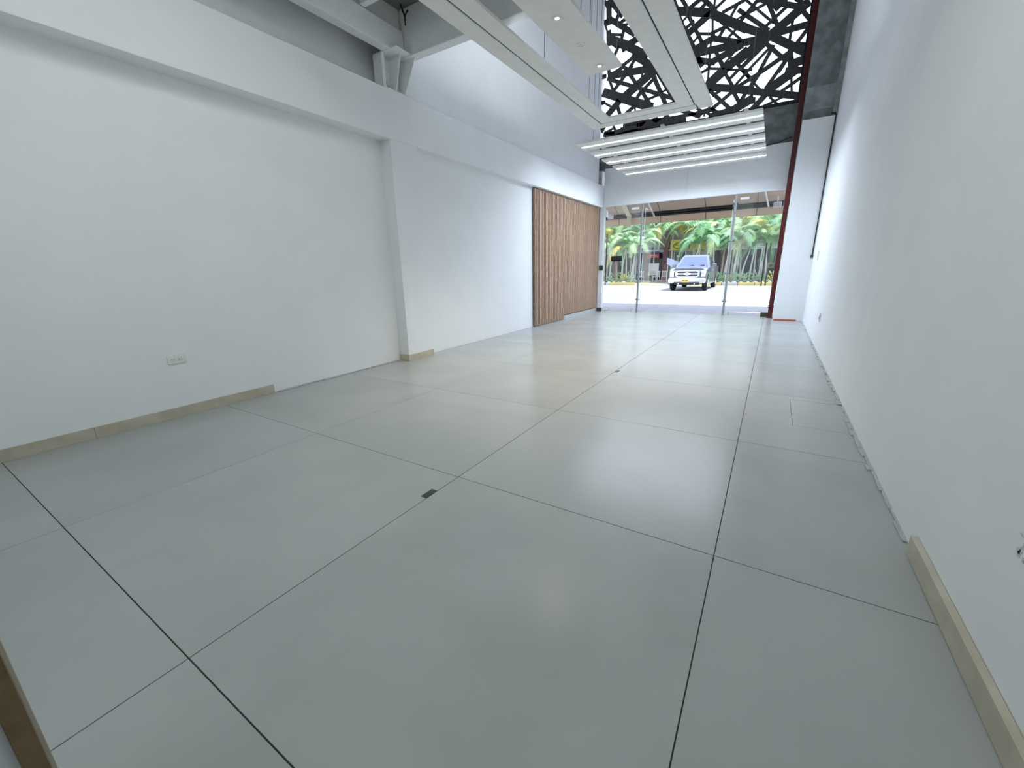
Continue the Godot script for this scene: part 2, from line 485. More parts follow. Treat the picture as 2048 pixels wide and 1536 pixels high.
func steelwork() -> void:
	# box beam along the left, cross beam at the end of the near bay, a purlin, and the bracket on the beam
	var zb := thing("steel_beam", Vector3(0, 0, 0), "white steel beam running lengthwise above the left wall", "beam", "", "structure")
	part(zb, "bottom_flange", cbox(Vector3(0.135, 0.02, 6.9), 0.003), M.steel_white, Vector3(-4.565, 4.09, -1.25))
	part(zb, "web", cbox(Vector3(0.12, 0.26, 6.9), 0.003), M.steel_white, Vector3(-4.562, 4.225, -1.25))
	part(zb, "top_rail", cbox(Vector3(0.09, 0.26, 6.9), 0.003), M.steel_white, Vector3(-4.6, 4.475, -1.25))
	var tb := thing("steel_beam", Vector3(0, 0, 0), "white steel cross beam at the end of the low ceiling", "beam", "", "structure")
	part(tb, "bottom_flange", cbox(Vector3(5.7, 0.018, 0.14), 0.003), M.steel_white, Vector3(-2.11, 4.075, -4.77))
	part(tb, "web", cbox(Vector3(5.7, 0.55, 0.09), 0.003), M.steel_white, Vector3(-2.11, 4.34, -4.757))
	var pu := thing("steel_purlin", Vector3(0, 0, 0), "slim white purlin crossing under the grey deck", "beam", "", "structure")
	part(pu, "web", cbox(Vector3(5.2, 0.22, 0.075), 0.003), M.steel_white, Vector3(-1.9, 4.47, -4.06))
	var dc := thing("deck_clip", Vector3(-4.42, 4.45, -4.64), "small dark clip in the corner under the grey deck", "bracket")
	part(dc, "arm", tube(PackedVector3Array([Vector3(0, 0.14, 0.03), Vector3(0.03, 0.02, 0), Vector3(0.1, 0.05, 0.02)]), [0.012], 6), M.black)
	part(dc, "drop", tube(PackedVector3Array([Vector3(0.03, 0.03, 0), Vector3(0.03, -0.08, 0)]), [0.008], 6), M.black)
	# bracket: base plate, front plate, wide tapered gusset, back plate, bolts
	var b := thing("steel_bracket", Vector3(-4.64, 3.685, -4.62), "white welded steel bracket standing on the beam above the pillar", "bracket", "", "structure")
	part(b, "base_plate", cbox(Vector3(0.2, 0.016, 0.42), 0.002), M.steel_white, Vector3(-0.1, 0.008, -0.02))
	part(b, "front_flange", cbox(Vector3(0.16, 0.39, 0.014), 0.002), M.steel_white, Vector3(-0.085, 0.2, 0.19))
	part(b, "front_flange", cbox(Vector3(0.012, 0.39, 0.03), 0.002), M.steel_white, Vector3(-0.005, 0.2, 0.17))
	part(b, "web", prism(PackedVector2Array([Vector2(0.17, 0.016), Vector2(-0.04, 0.016), Vector2(-0.16, 0.39), Vector2(0.17, 0.39)]), 0.014, Transform3D(Basis(Vector3.UP, PI / 2), Vector3(-0.09, 0, 0))), M.steel_white)
	part(b, "gusset", prism(PackedVector2Array([Vector2(-0.15, 0.0), Vector2(0.02, 0.0), Vector2(0.14, 0.39), Vector2(-0.15, 0.39)]), 0.012, Transform3D(Basis(), Vector3(0, 0, 0.0))), M.steel_white)
	part(b, "gusset", prism(PackedVector2Array([Vector2(-0.15, 0.0), Vector2(0.03, 0.0), Vector2(0.26, 0.395), Vector2(-0.15, 0.395)]), 0.012, Transform3D(Basis(), Vector3(0, 0, -0.155))), M.steel_white)
	part(b, "cap_plate", cbox(Vector3(0.4, 0.014, 0.4), 0.002), M.steel_white, Vector3(0.05, 0.398, -0.02))
	for at in [Vector3(-0.02, 0.025, 0.1), Vector3(-0.02, 0.025, -0.2), Vector3(-0.12, 0.025, 0.1)]:
		part(b, "bolt", lathe(PackedVector2Array([Vector2(0.0, 0.022), Vector2(0.014, 0.02), Vector2(0.016, 0.0), Vector2(0.016, -0.01)]), 8), M.alu, at)

# ---------------------------------------------------------------- the shop front
func front() -> void:
	# header rail, jamb, panes, posts
	var d := thing("door_1", Vector3(0, 0, ZF), "frameless glass shop front with two steel posts and an open middle", "glass door", "", "structure")
	part(d, "header_rail", cbox(Vector3(4.75, 0.04, 0.08), 0.004), M.white_alu, Vector3(-2.28, 3.12, 0.06))
	var jm := part(d, "door_frame", cbox(Vector3(0.14, 3.1, 0.14), 0.005), M.white_alu, Vector3(-4.645, 1.55, 0.01))
	part(jm, "patch_lock", cbox(Vector3(0.13, 0.14, 0.03), 0.004), M.bronze, Vector3(0.03, -0.215, 0.085))
	part(jm, "patch_fitting", cbox(Vector3(0.16, 0.1, 0.03), 0.004), M.bronze, Vector3(0.02, -1.495, 0.085))
	part(jm, "closer_box", cbox(Vector3(0.1, 0.2, 0.08), 0.01), M.white_alu, Vector3(0.1, 1.36, 0.02))
	for seg in [[-4.56, -3.475], [-1.03, 0.0]]:
		var pane := part(d, "pane", cbox(Vector3(seg[1] - seg[0], 3.06, 0.01), 0.001), M.glass, Vector3((seg[0] + seg[1]) / 2, 1.57, 0))
		for ex in [-0.5, 0.5]:
			part(pane, "glass_edge", cbox(Vector3(0.008, 3.06, 0.012), 0.001), M.glass_edge, Vector3(ex * (seg[1] - seg[0] + 0.008), 0, 0))
		part(pane, "top_patch", cbox(Vector3(0.2, 0.05, 0.03), 0.004), M.white_alu, Vector3(-0.35 if seg[0] > -2.0 else 0.35, 1.42, 0))
	# leaves swung out at the two posts
	for x in [-3.40, -1.12]:
		var leaf := part(d, "open_leaf", cbox(Vector3(0.01, 2.95, 1.02), 0.001), M.glass, Vector3(x, 1.52, -0.6))
		for z in [0.512]:
			part(leaf, "glass_edge", cbox(Vector3(0.012, 2.95, 0.008), 0.001), M.glass_edge, Vector3(0, 0, z))
		part(leaf, "top_patch", cbox(Vector3(0.03, 0.05, 0.16), 0.004), M.white_alu, Vector3(0, 1.45, 0.4))
	for x in [-3.45, -1.06]:
		var p := part(d, "post", tube(PackedVector3Array([Vector3(0, 0.0, 0), Vector3(0, 3.12, 0)]), [0.031], 14), M.stainless, Vector3(x, 0, 0.02))
		part(p, "foot", lathe(PackedVector2Array([Vector2(0, 0.025), Vector2(0.045, 0.022), Vector2(0.05, 0.0)]), 14), M.stainless)
		for y in [0.38, 1.12, 1.95, 2.88]:
			part(p, "stud", tube(PackedVector3Array([Vector3(-0.06, 0, 0.0), Vector3(0.05, 0, 0.0)]), [0.014], 8), M.truck_dark, Vector3(0, y, -0.01))
	# pull bars on the panes
	for a in [[-4.47, 0.81, 2.32, 0.06], [-0.24, 0.8, 1.87, 0.06], [-0.15, 0.8, 1.87, -0.07]]:
		var pb := part(d, "pull_bar", tube(PackedVector3Array([Vector3(0, a[1], 0), Vector3(0, a[2], 0)]), [0.017], 10), M.bronze, Vector3(a[0], 0, a[3]))
		for t in [0.12, 0.5, 0.88]:
			part(pb, "stud", tube(PackedVector3Array([Vector3(0, 0, 0), Vector3(0, 0, -a[3])]), [0.01], 8), M.bronze, Vector3(0, lerpf(a[1], a[2], t), 0))
	var lk := part(d, "lock_box", cbox(Vector3(0.17, 0.14, 0.05), 0.005), M.stainless, Vector3(-0.075, 1.318, 0.02))
	part(lk, "cylinder", lathe(PackedVector2Array([Vector2(0, 0.02), Vector2(0.035, 0.018), Vector2(0.04, 0.0)]), 16, Transform3D(Basis(Vector3.RIGHT, PI / 2), Vector3(-0.01, 0, 0.025))), M.brass)
	part(d, "patch_fitting", cbox(Vector3(0.19, 0.11, 0.05), 0.005), M.bronze, Vector3(-0.068, 0.056, 0.02))
	for x in [-3.62, -0.93]:
		part(d, "floor_bolt", tube(PackedVector3Array([Vector3(0, 0.0, 0), Vector3(0, 0.1, 0)]), [0.008], 8), M.stainless, Vector3(x, 0, 0.02))
	part(d, "spring_loop", tube(ring_points(0.12, 0.05, 20), [0.006], 6), M.stainless, Vector3(-4.42, 0.07, 0.06))
	# hanging sign on the left pane
	var sg := thing("door_sign", Vector3(-4.16, 1.6, ZF + 0.018), "small black sign with worn grey lettering on the left glass pane", "sign")
	part(sg, "plate", cbox(Vector3(0.335, 0.155, 0.008), 0.002), M.black)
	for k in 7:
		var s := begin()
		var w := 0.028
		add_cbox(s, Vector3(w, 0.006, 0.002), 0.0005, Vector3(0, 0.022, 0))
		add_cbox(s, Vector3(0.006, 0.05, 0.002), 0.0005, Vector3(-w / 2 if k % 2 else w / 2, 0, 0))
		if k % 3:
			add_cbox(s, Vector3(w, 0.006, 0.002), 0.0005, Vector3(0, -0.022, 0))
		part(sg, "letter", s.commit(), M.wire, Vector3(-0.115 + 0.038 * k, 0.008, 0.005))
	# dark red steel column
	var rc := thing("steel_column", Vector3(0.055, 0, -12.62), "tall dark red steel column at the edge of the glass front", "column", "", "structure")
	part(rc, "post", cbox(Vector3(0.105, TOP, 0.12), 0.006), M.red_paint, Vector3(0, TOP / 2, 0))
	part(rc, "base_plate", cbox(Vector3(0.16, 0.012, 0.18), 0.002), M.red_paint, Vector3(0, 0.006, 0))
	for y in [0.27, 0.31]:
		part(rc, "bolt", tube(PackedVector3Array([Vector3(-0.075, 0, 0.02), Vector3(0.075, 0, 0.02)]), [0.012], 8), M.red_paint, Vector3(0, y, 0))
	single("red_skirting", cbox(Vector3(0.46, 0.035, 0.012), 0.002), M.red_skirt, Vector3(0.375, 0.018, -12.094), "short red painted strip along the foot of the right pillar", "skirting", "", "structure")
	# conduit in the corner of the right pillar
	var cd := thing("conduit", Vector3(0.71, 0, -12.075), "thin dark conduit in the corner by the right pillar", "conduit")
	part(cd, "pipe", tube(PackedVector3Array([Vector3(0, 1.52, 0), Vector3(0, 4.38, 0)]), [0.011], 8), M.black)
	part(cd, "elbow", tube(PackedVector3Array([Vector3(0, 4.37, 0), Vector3(-0.02, 4.42, -0.02), Vector3(-0.09, 4.43, -0.05)]), [0.014], 8), M.black)
	part(cd, "end_cap", cbox(Vector3(0.05, 0.06, 0.04), 0.006), M.bronze, Vector3(-0.005, 1.5, 0))
	# loose cable under the concrete beam
	single("loose_cable", tube(PackedVector3Array([Vector3(-0.95, 4.1, -12.84), Vector3(-0.6, 4.14, -12.84), Vector3(-0.3, 4.16, -12.83), Vector3(-0.15, 4.22, -12.83), Vector3(-0.02, 4.24, -12.82)]), [0.012], 6), M.black, Vector3.ZERO, "loose black cable sagging under the concrete beam by the red column", "cable")
	screen()

func ring_points(a: float, b: float, n: int) -> PackedVector3Array:
	var p := PackedVector3Array()
	for k in n + 1:
		var t := TAU * k / n
		p.append(Vector3(a * cos(t), b * sin(t) * 0.9 + 0.012 * cos(t), b * sin(t) * 0.5))
	return p

# the cut steel screen above the front: every bar a piece
func screen() -> void:
	var sc := thing("steel_screen", Vector3(0, 0, -13.05), "dark steel screen of crossing bars above the glass front", "screen", "", "structure")
	var bars := [
		[-1.46,6.91,-0.73,6.51,0.13], [-0.73,6.51,-0.03,6.03,0.13], [-1.36,6.21,-0.69,6.59,0.17], [-0.69,6.59,-0.13,6.97,0.16], [-1.38,7.41,-0.75,6.79,0.04],
		[-1.48,7.22,-0.85,6.68,0.07], [-0.93,7.28,-0.68,6.77,0.07], [-0.47,7.05,-0.91,6.73,0.06], [-0.57,6.55,-0.02,6.56,0.11], [-0.35,6.74,-0.36,6.34,0.05],
		[-0.21,6.24,-0.03,6.49,0.07], [-0.24,6.93,-0.01,6.64,0.07], [-1.41,6.54,-0.99,6.52,0.13], [-1.31,6,-0.88,6.36,0.07], [-1.13,5.94,-0.78,6.26,0.05],
		[-0.89,5.87,-0.69,6.28,0.07], [-0.83,6.39,-0.38,5.94,0.07], [-0.81,5.85,-0.28,6.12,0.08], [-0.48,5.77,-0.34,6.01,0.07], [-0.31,6.11,-0.26,5.85,0.09],
		[-1.47,6.97,-1.1,7.35,0.07], [-1.35,7.11,-0.88,7.22,0.05], [-0.98,7.28,-0.26,6.95,0.09], [-0.26,5.84,-0.01,5.88,0.15], [-0.16,6.19,-0.02,6.14,0.1],
		[-0.32,7.1,-0.12,6.94,0.06], [-1.09,7.3,-0.83,7.27,0.05], [-2.94,7.63,-2.08,7.34,0.15], [-2.08,7.32,-1.32,6.83,0.15], [-2.06,7.42,-2.06,7.61,0.04],
		[-2.03,7.42,-1.84,7.54,0.05], [-2.3,7.67,-2.05,7.41,0.08], [-2.42,7.48,-2.26,7.59,0.07], [-2.68,7.58,-2.38,7.72,0.08], [-2.84,7.84,-2.64,7.53,0.07],
		[-2.67,7.48,-2.16,6.58,0.07], [-2.72,7.01,-2.13,7.35,0.13], [-2.8,7.35,-2.65,7.47,0.04], [-2.72,7.17,-2.54,7.28,0.06], [-2.37,6.99,-2.04,6.9,0.05],
		[-2.04,6.89,-2.07,7.21,0.04], [-2.06,6.92,-1.74,6.98,0.06], [-1.88,7.1,-1.36,6.59,0.04], [-1.88,6.8,-1.75,7,0.06], [-1.67,6.72,-1.51,6.87,0.05],
		[-2.42,6.68,-2.02,6.81,0.12], [-2.04,6.81,-1.43,6.57,0.1], [-2.51,6.8,-2.35,6.97,0.04], [-2.38,6.57,-1.38,6.53,0.13], [-2.06,6.72,-2.06,6.35,0.04],
		[-2.31,6.4,-1.96,6.28,0.11], [-2.04,6.28,-1.38,6.48,0.12], [-1.91,6.47,-1.7,6.1,0.07], [-1.72,6.16,-1.43,6.46,0.04], [-1.67,6.38,-1.47,6.18,0.04],
		[-1.7,6.05,-1.26,6.32,0.17], [-1.83,7.3,-1.39,7.41,0.06], [-1.66,7.16,-1.57,7.31,0.05], [-3.04,7.89,-2.91,7.62,0.07], [-1.52,7.06,-1.37,7.11,0.03],
		[-2.18,6.6,-2.12,6.77,0.04], [-2.08,6.17,-1.72,6.08,0.04], [-2.23,6.11,-2.05,6.16,0.05], [-2.05,6.21,-2.05,5.88,0.04], [-2.04,5.89,-1.75,6.1,0.07],
		[-2.05,5.78,-1.71,6.02,0.17], [-2.04,5.76,-1.05,5.49,0.13], [-1.82,6.28,-1.68,6.03,0.06], [-1.66,5.97,-1.48,5.69,0.06], [-1.43,5.53,-1.25,5.23,0.07],
		[-1.55,5.82,-1.13,6.18,0.06], [-1.42,5.64,-1.11,5.95,0.05], [-1.42,6.13,-1.08,5.74,0.06], [-1.73,6.07,-1.1,5.92,0.04], [-1.36,5.61,-1.08,5.72,0.06],
		[-1.98,5.66,-1.41,5.11,0.07], [-1.87,5.55,-1.72,5.62,0.06], [-1.88,5.24,-1.46,5.52,0.07], [-1.23,5.27,-1.15,5.45,0.08], [-1.38,5.12,-1.02,5.27,0.16],
		[-1.88,5.23,-1.61,5.04,0.06], [-2.1,5.19,-1.96,5.25,0.07], [-2.05,5.22,-2.06,5.13,0.03], [-0.31,5.72,-0.07,5.68,0.11], [-0.65,5.42,-0.16,5.7,0.17],
		[-0.98,5.03,-0.62,5.41,0.11], [-1.28,5.53,0.01,5.14,0.12], [-1.08,5.52,-0.88,5.84,0.08], [-1.29,5.64,-0.87,5.82,0.07], [-0.7,5.48,-0.39,5.94,0.07],
		[-1.32,5.98,-0.83,5.44,0.04], [-0.24,5.68,-0.17,5.25,0.04], [-0.42,5.3,-0.03,5.52,0.06], [-0.75,5.07,-0.37,5.18,0.04], [-0.59,5.22,-0.45,5.08,0.04],
		[-1.12,5.06,0.02,5.05,0.06], [-1.25,5.22,-0.97,5.24,0.11], [-4.64,6.58,-3.37,6.49,0.14], [-4.69,6.51,-2.87,5.67,0.08], [-4.26,5.95,-3.38,6.46,0.18],
		[-4.78,6.19,-3.48,5.59,0.18], [-4.66,6.47,-4.54,6.18,0.06], [-4.55,6.17,-4.06,6.66,0.08], [-4.1,6.51,-3.87,6.19,0.08], [-3.68,6.05,-3.39,6.26,0.07],
		[-3.43,6.3,-3.04,5.53,0.09], [-3.9,5.81,-3.73,6.03,0.08], [-3.7,5.97,-3.39,5.52,0.08], [-3.84,5.73,-3.29,5.83,0.05], [-4.74,5.56,-4.39,5.87,0.14],
		[-4.41,5.81,-4.3,5.52,0.08], [-4.11,5.57,-3.88,5.71,0.08], [-3.74,6.5,-3.75,6.34,0.04], [-3.91,5.72,-3.87,5.52,0.04], [-4.15,5.22,-3.46,5.17,0.13],
		[-3.53,5.28,-3.19,5.04,0.07], [-3.62,5.12,-3.52,5.22,0.06], [-3.28,5.25,-3.15,5.05,0.08], [-3.16,5.08,-2.56,5.07,0.13], [-4.79,5.94,-4.55,5.78,0.05],
		[-4.48,5.26,-4.38,5.09,0.06], [-4.73,5.17,-4.48,5.24,0.05], [-4.67,5.14,-2.58,4.93,0.08], [-3.2,5.88,-3.01,5.92,0.04], [-3,5.73,-2.96,5.81,0.04],
		[-3.19,5.54,-2.79,5.57,0.06], [-4.7,6.74,-4.64,6.47,0.08], [-4.64,6.6,-4.3,6.71,0.07], [-4.31,6.74,-4.12,6.6,0.07], [-4.76,8.33,-4.74,7.87,0.12],
		[-4.74,7.63,-4.72,7.37,0.11], [-4.7,8.33,-4.39,7.95,0.11], [-4.46,8.01,-4.54,7.85,0.08], [-4.31,7.81,-4.45,7.76,0.07], [-4.72,7.94,-4.04,7.43,0.11],
		[-4.66,7.57,-4.34,7.48,0.05], [-4.66,7.44,-4.28,7.24,0.17], [-4.28,7.24,-3.67,6.84,0.16], [-4.38,7.34,-4.29,7.68,0.07], [-4.29,7.16,-3.92,7.29,0.14],
		[-4.3,6.75,-3.98,6.89,0.07], [-4.11,6.63,-3.94,6.85,0.07], [-3.76,6.75,-3.72,6.6,0.04], [-3.99,6.91,-3.37,6.47,0.14], [-4.63,7.33,-4.51,7.23,0.04],
		[-4.52,7.1,-4.46,7.21,0.07], [-4.26,7.69,-4.21,7.7,0.05], [-4.21,5.13,-3.3,5.2,0.16], [-3.46,5.17,-2.59,5.14,0.17], [-4.73,5.11,-2.57,4.96,0.1],
		[-4.04,5.18,-3.59,5.2,0.09], [-2.66,5.1,-2.52,5.23,0.08], [-2.22,5.2,-1.86,5.23,0.09], [-2.54,5.2,-2.1,5.2,0.06], [-1.96,5.25,-1.51,5.01,0.06],
		[-4.87,8.36,-4.73,8.11,0.06], [-4.85,7.85,-4.75,7.59,0.04], [-4.04,5.28,-3.15,5.21,0.09], [-3.22,5.13,-3.01,5.28,0.08], [-3,4.99,-2.58,5.1,0.11],
		[-4.39,5.13,-3.85,5.18,0.09], [-4.82,5.22,-4.65,5.46,0.06], [-2.59,5.32,-2.19,5.13,0.08], [-2.23,5.3,-1.89,5.1,0.05], [-1.89,5.08,-1.52,5.12,0.11],
		[-1.61,5.04,-1.33,5.12,0.09], [-2.94,7.61,-2.73,7.18,0.08], [-2.55,6.88,-2.24,6.29,0.09], [-2.66,7.11,-2.37,6.54,0.07], [-3.39,6.43,-2.79,5.52,0.06]
	]
	# the same weave goes on above the picture's edge
	var r2 := RandomNumberGenerator.new()
	r2.seed = 5
	for k in 34:
		var x := r2.randf_range(-4.7, 0.0)
		var y := r2.randf_range(7.4, 8.5)
		var a := r2.randf_range(0.2, 2.9)
		var l := r2.randf_range(0.5, 1.0)
		if y - absf(sin(a)) * l < 7.0 + 0.28 * absf(x):
			y += 0.5
		bars.append([x - cos(a) * l, y - sin(a) * l, x + cos(a) * l, minf(y + sin(a) * l, 8.6), r2.randf_range(0.05, 0.15)])
	var n := 0
	for b in bars:
		var p := Vector2(b[0], b[1])
		var q := Vector2(b[2], b[3])
		var d := q - p
		var at := (p + q) / 2.0
		var s := begin()
		add_cbox(s, Vector3(d.length() + 0.06 + b[4] * 0.5, b[4] * 1.22, 0.03), 0.002, Vector3.ZERO, Basis(Vector3.BACK, d.angle()))
		part(sc, "bar", s.commit(), M.screen, Vector3(at.x, at.y, 0.0011 * (n % 9)))
		n += 1
	part(sc, "bottom_rail", cbox(Vector3(4.75, 0.11, 0.06), 0.003), M.black, Vector3(-2.35, 5.0, 0.02))
	part(sc, "side_rail", cbox(Vector3(0.12, 3.7, 0.06), 0.003), M.black, Vector3(0.02, 6.8, 0.02))
	for y in [5.3, 5.95, 6.6, 7.25, 7.9]:
		part(sc, "fixing", cbox(Vector3(0.12, 0.1, 0.05), 0.003), M.black, Vector3(-4.82, y, 0.01))

func slat_wall() -> void:
	var p := thing("slat_panel", Vector3(XL2 + 0.021, 0, 0), "light brown panel of upright wooden slats by the glass front", "wall panel")
	var z0 := -8.68
	var z1 := -12.78
	part(p, "backing", cbox(Vector3(0.02, 3.02, z0 - z1), 0.002), M.wood_back, Vector3(0.01, 1.57, (z0 + z1) / 2))
	part(p, "edge_trim", cbox(Vector3(0.05, 3.07, 0.02), 0.002), M.woods[2], Vector3(0.025, 1.535, z0 + 0.01))
	var pitch := 0.0745
	var tall := cbox(Vector3(0.024, 3.06, 0.052), 0.004)
	var short := cbox(Vector3(0.024, 2.96, 0.052), 0.004)
	var n := int((z0 - z1) / pitch)
	for k in n:
		var z := z0 - 0.035 - pitch * k
		var cut := z < -10.35
		part(p, "slat", short if cut else tall, M.woods[(k * 7 + k / 3) % 3], Vector3(0.032, 1.6 if cut else 1.55, z))
	var bb := thing("baseboard_slats", Vector3.ZERO, "pale skirting under the far half of the wooden slats", "skirting", "", "structure")
	part(bb, "tile", cbox(Vector3(0.05, 0.1, 2.4), 0.002), M.mortar, Vector3(XL2 + 0.03, 0.05, -11.56))

# ---------------------------------------------------------------- hanging lamps
func cable(parent: Node, a: Vector3, b: Vector3) -> void:
	part(parent, "cable", tube(PackedVector3Array([a, b]), [0.004], 5), M.wire)

func lamps() -> void:
	var y := 3.9
	# U-shaped frame of two planks with a channel between them
	var u := thing("pendant_light", Vector3(0, y, 0), "U-shaped hanging frame of pale planks with a slot channel", "hanging light")
	var near := -2.6
	var w := 0.215
	var t := 0.035
	for q in [[-3.29, -3.075], [-3.045, -2.84], [-1.695, -1.475], [-1.445, -1.205]]:
		var outer: bool = q[0] < -3.2 or q[1] > -1.3
		var z1 := -8.42 if outer else -7.98
		if q[0] == -3.045 or q[1] == -1.475:
			z1 = -8.18
		part(u, "plank", cbox(Vector3(q[1] - q[0], t, near - z1), 0.002), M.board, Vector3((q[0] + q[1]) / 2, t / 2, (near + z1) / 2))
	part(u, "plank", cbox(Vector3(2.085 - 2 * 0.215, t, 0.215), 0.002), M.board, Vector3(-2.2475, t / 2, -8.3125))
	part(u, "plank", cbox(Vector3(1.145, t, 0.2), 0.002), M.board, Vector3(-2.2675, t / 2, -8.08))
	for x in [-3.06, -1.46]:
		var c := part(u, "channel", cbox(Vector3(0.03, 0.012, near + 8.2), 0.001), M.black, Vector3(x, t - 0.006, (near - 8.2) / 2))
		part(c, "profile_lip", cbox(Vector3(0.012, 0.022, near + 8.2), 0.001), M.alu, Vector3(-0.009, -0.016, 0))
	var cc := part(u, "channel", cbox(Vector3(1.63, 0.012, 0.03), 0.001), M.black, Vector3(-2.26, t - 0.006, -8.195))
	part(cc, "profile_lip", cbox(Vector3(1.63, 0.022, 0.01), 0.001), M.alu, Vector3(0, -0.016, -0.01))
	# indirect strips lying on top of the two legs
	for x in [-3.065, -1.45]:
		var tray := part(u, "light_tray", cbox(Vector3(0.16, 0.02, 3.3), 0.002), M.alu, Vector3(x, t + 0.01, -6.7))
		part(tray, "light_strip", cbox(Vector3(0.08, 0.008, 3.2), 0.001), M.led, Vector3(0, 0.014, 0))
		var up := area_down("indirect_lamp", Vector3(x, y + t + 0.032, -6.7), Vector2(0.08, 3.2), UPLIGHT, Color(0.92, 0.96, 1.0))
		up.rotation_degrees = Vector3(90, 0, 0)
	for a in [[-2.9, -5.6], [-2.9, -7.6], [-1.6, -5.7], [-1.6, -7.7], [-3.2, -7.9], [-1.3, -7.9]]:
		cable(u, Vector3(a[0], t, a[1]), Vector3(a[0] + 0.02, TOP - y, a[1] - 0.05))
	# plank with three downlights
	var b := thing("downlight_board", Vector3(0, y, 0), "short hanging plank with three round downlights, the middle one off", "hanging light")
	part(b, "plank", cbox(Vector3(0.48, t, 2.9), 0.002), M.board, Vector3(-2.29, t / 2, -4.73))
	var k := 0
	for z in [-4.72, -5.36, -6.0]:
		var dl := part(b, "downlight", lathe(PackedVector2Array([Vector2(0.034, 0.012), Vector2(0.036, -0.006), Vector2(0.058, -0.007), Vector2(0.06, 0.0), Vector2(0.05, 0.006)]), 24), M.plastic_white, Vector3(-2.29, 0, z))
		if k == 1:
			part(dl, "bulb", lathe(PackedVector2Array([Vector2(0, -0.001), Vector2(0.022, 0.001), Vector2(0.034, 0.006)]), 20), M.lamp_clear)
		else:
			part(dl, "bulb", lathe(PackedVector2Array([Vector2(0, -0.002), Vector2(0.025, 0.0), Vector2(0.034, 0.006)]), 20), M.downlight)
			var sp := SpotLight3D.new()
			sp.name = "downlight_beam"
			sp.light_energy = DOWNLIGHT
			sp.light_color = Color(1.0, 0.96, 0.88)
			sp.light_size = 0.03
			sp.spot_angle = 48
			sp.spot_angle_attenuation = 0.8
			sp.spot_range = 30
			sp.shadow_enabled = true
			add_child(sp)
			sp.position = Vector3(-2.29, y - 0.012, z)
			sp.rotation_degrees = Vector3(-90, 0, 0)
		k += 1
	for a in [[-2.1, -4.9], [-2.1, -6.1], [-2.48, -5.4], [-2.48, -6.1]]:
		cable(b, Vector3(a[0], t, a[1]), Vector3(a[0], TOP - y, a[1] - 0.03))
	# raft of five lit slats
	var ly := 3.75
	var l := thing("hanging_light_raft", Vector3(0, ly, 0), "hanging raft of five lit white slats above the glass doors", "hanging light")
	var xa := -3.745
	var xb := -0.475
	for i in 5:
		var z := -8.60 - 0.772 * i
		var sl := part(l, "slat", cbox(Vector3(xb - xa, 0.035, 0.25), 0.002), M.board, Vector3((xa + xb) / 2, 0.0175, z - 0.125))
		part(sl, "slat_half", cbox(Vector3(xb - xa, 0.035, 0.22), 0.002), M.board, Vector3(0, 0, -0.305))
		part(sl, "light_strip", cbox(Vector3(xb - xa - 0.02, 0.01, 0.05), 0.002), M.led, Vector3(0, 0.012, -0.165))
		part(sl, "groove", cbox(Vector3(xb - xa, 0.012, 0.016), 0.001), M.black, Vector3(0, 0.01, -0.132))
		area_down("light_strip_lamp", Vector3((xa + xb) / 2, ly + 0.022, z - 0.29), Vector2(xb - xa - 0.04, 0.05), RAFT, Color(0.88, 0.935, 1.0))
	for x in [-3.42, -2.05, -0.72]:
		part(l, "cross_bar", cbox(Vector3(0.06, 0.03, 3.6), 0.003), M.plastic_white, Vector3(x, 0.053, -10.38))
	for a in [[-3.42, -8.75], [-0.72, -8.75], [-3.42, -11.9], [-0.72, -11.9], [-2.05, -10.3]]:
		cable(l, Vector3(a[0], 0.06, a[1]), Vector3(a[0], TOP - ly, a[1]))
	# the near bay's own lamps: two surface panels on the deck behind the camera
	for a in [[-2.3, "white panel lamp on the near ceiling away from the right wall"], [-0.65, "white panel lamp on the near ceiling close to the right wall"]]:
		var pl := thing("ceiling_light", Vector3(a[0], DECK, -1.5), a[1], "ceiling light", "panel lamps of the near bay")
		part(pl, "frame", cbox(Vector3(1.26, 0.05, 0.66), 0.004), M.white_alu, Vector3(0, -0.025, 0))
		part(pl, "diffuser", cbox(Vector3(1.2, 0.01, 0.6), 0.002), M.led, Vector3(0, -0.052, 0))
		area_down("panel_lamp", Vector3(a[0], DECK - 0.062, -1.5), Vector2(1.2, 0.6), PANEL, Color(0.96, 1.0, 0.995))

const RAFT := 4.0
const UPLIGHT := 2.9
const DOWNLIGHT := 4.0
const PANEL := 2.4

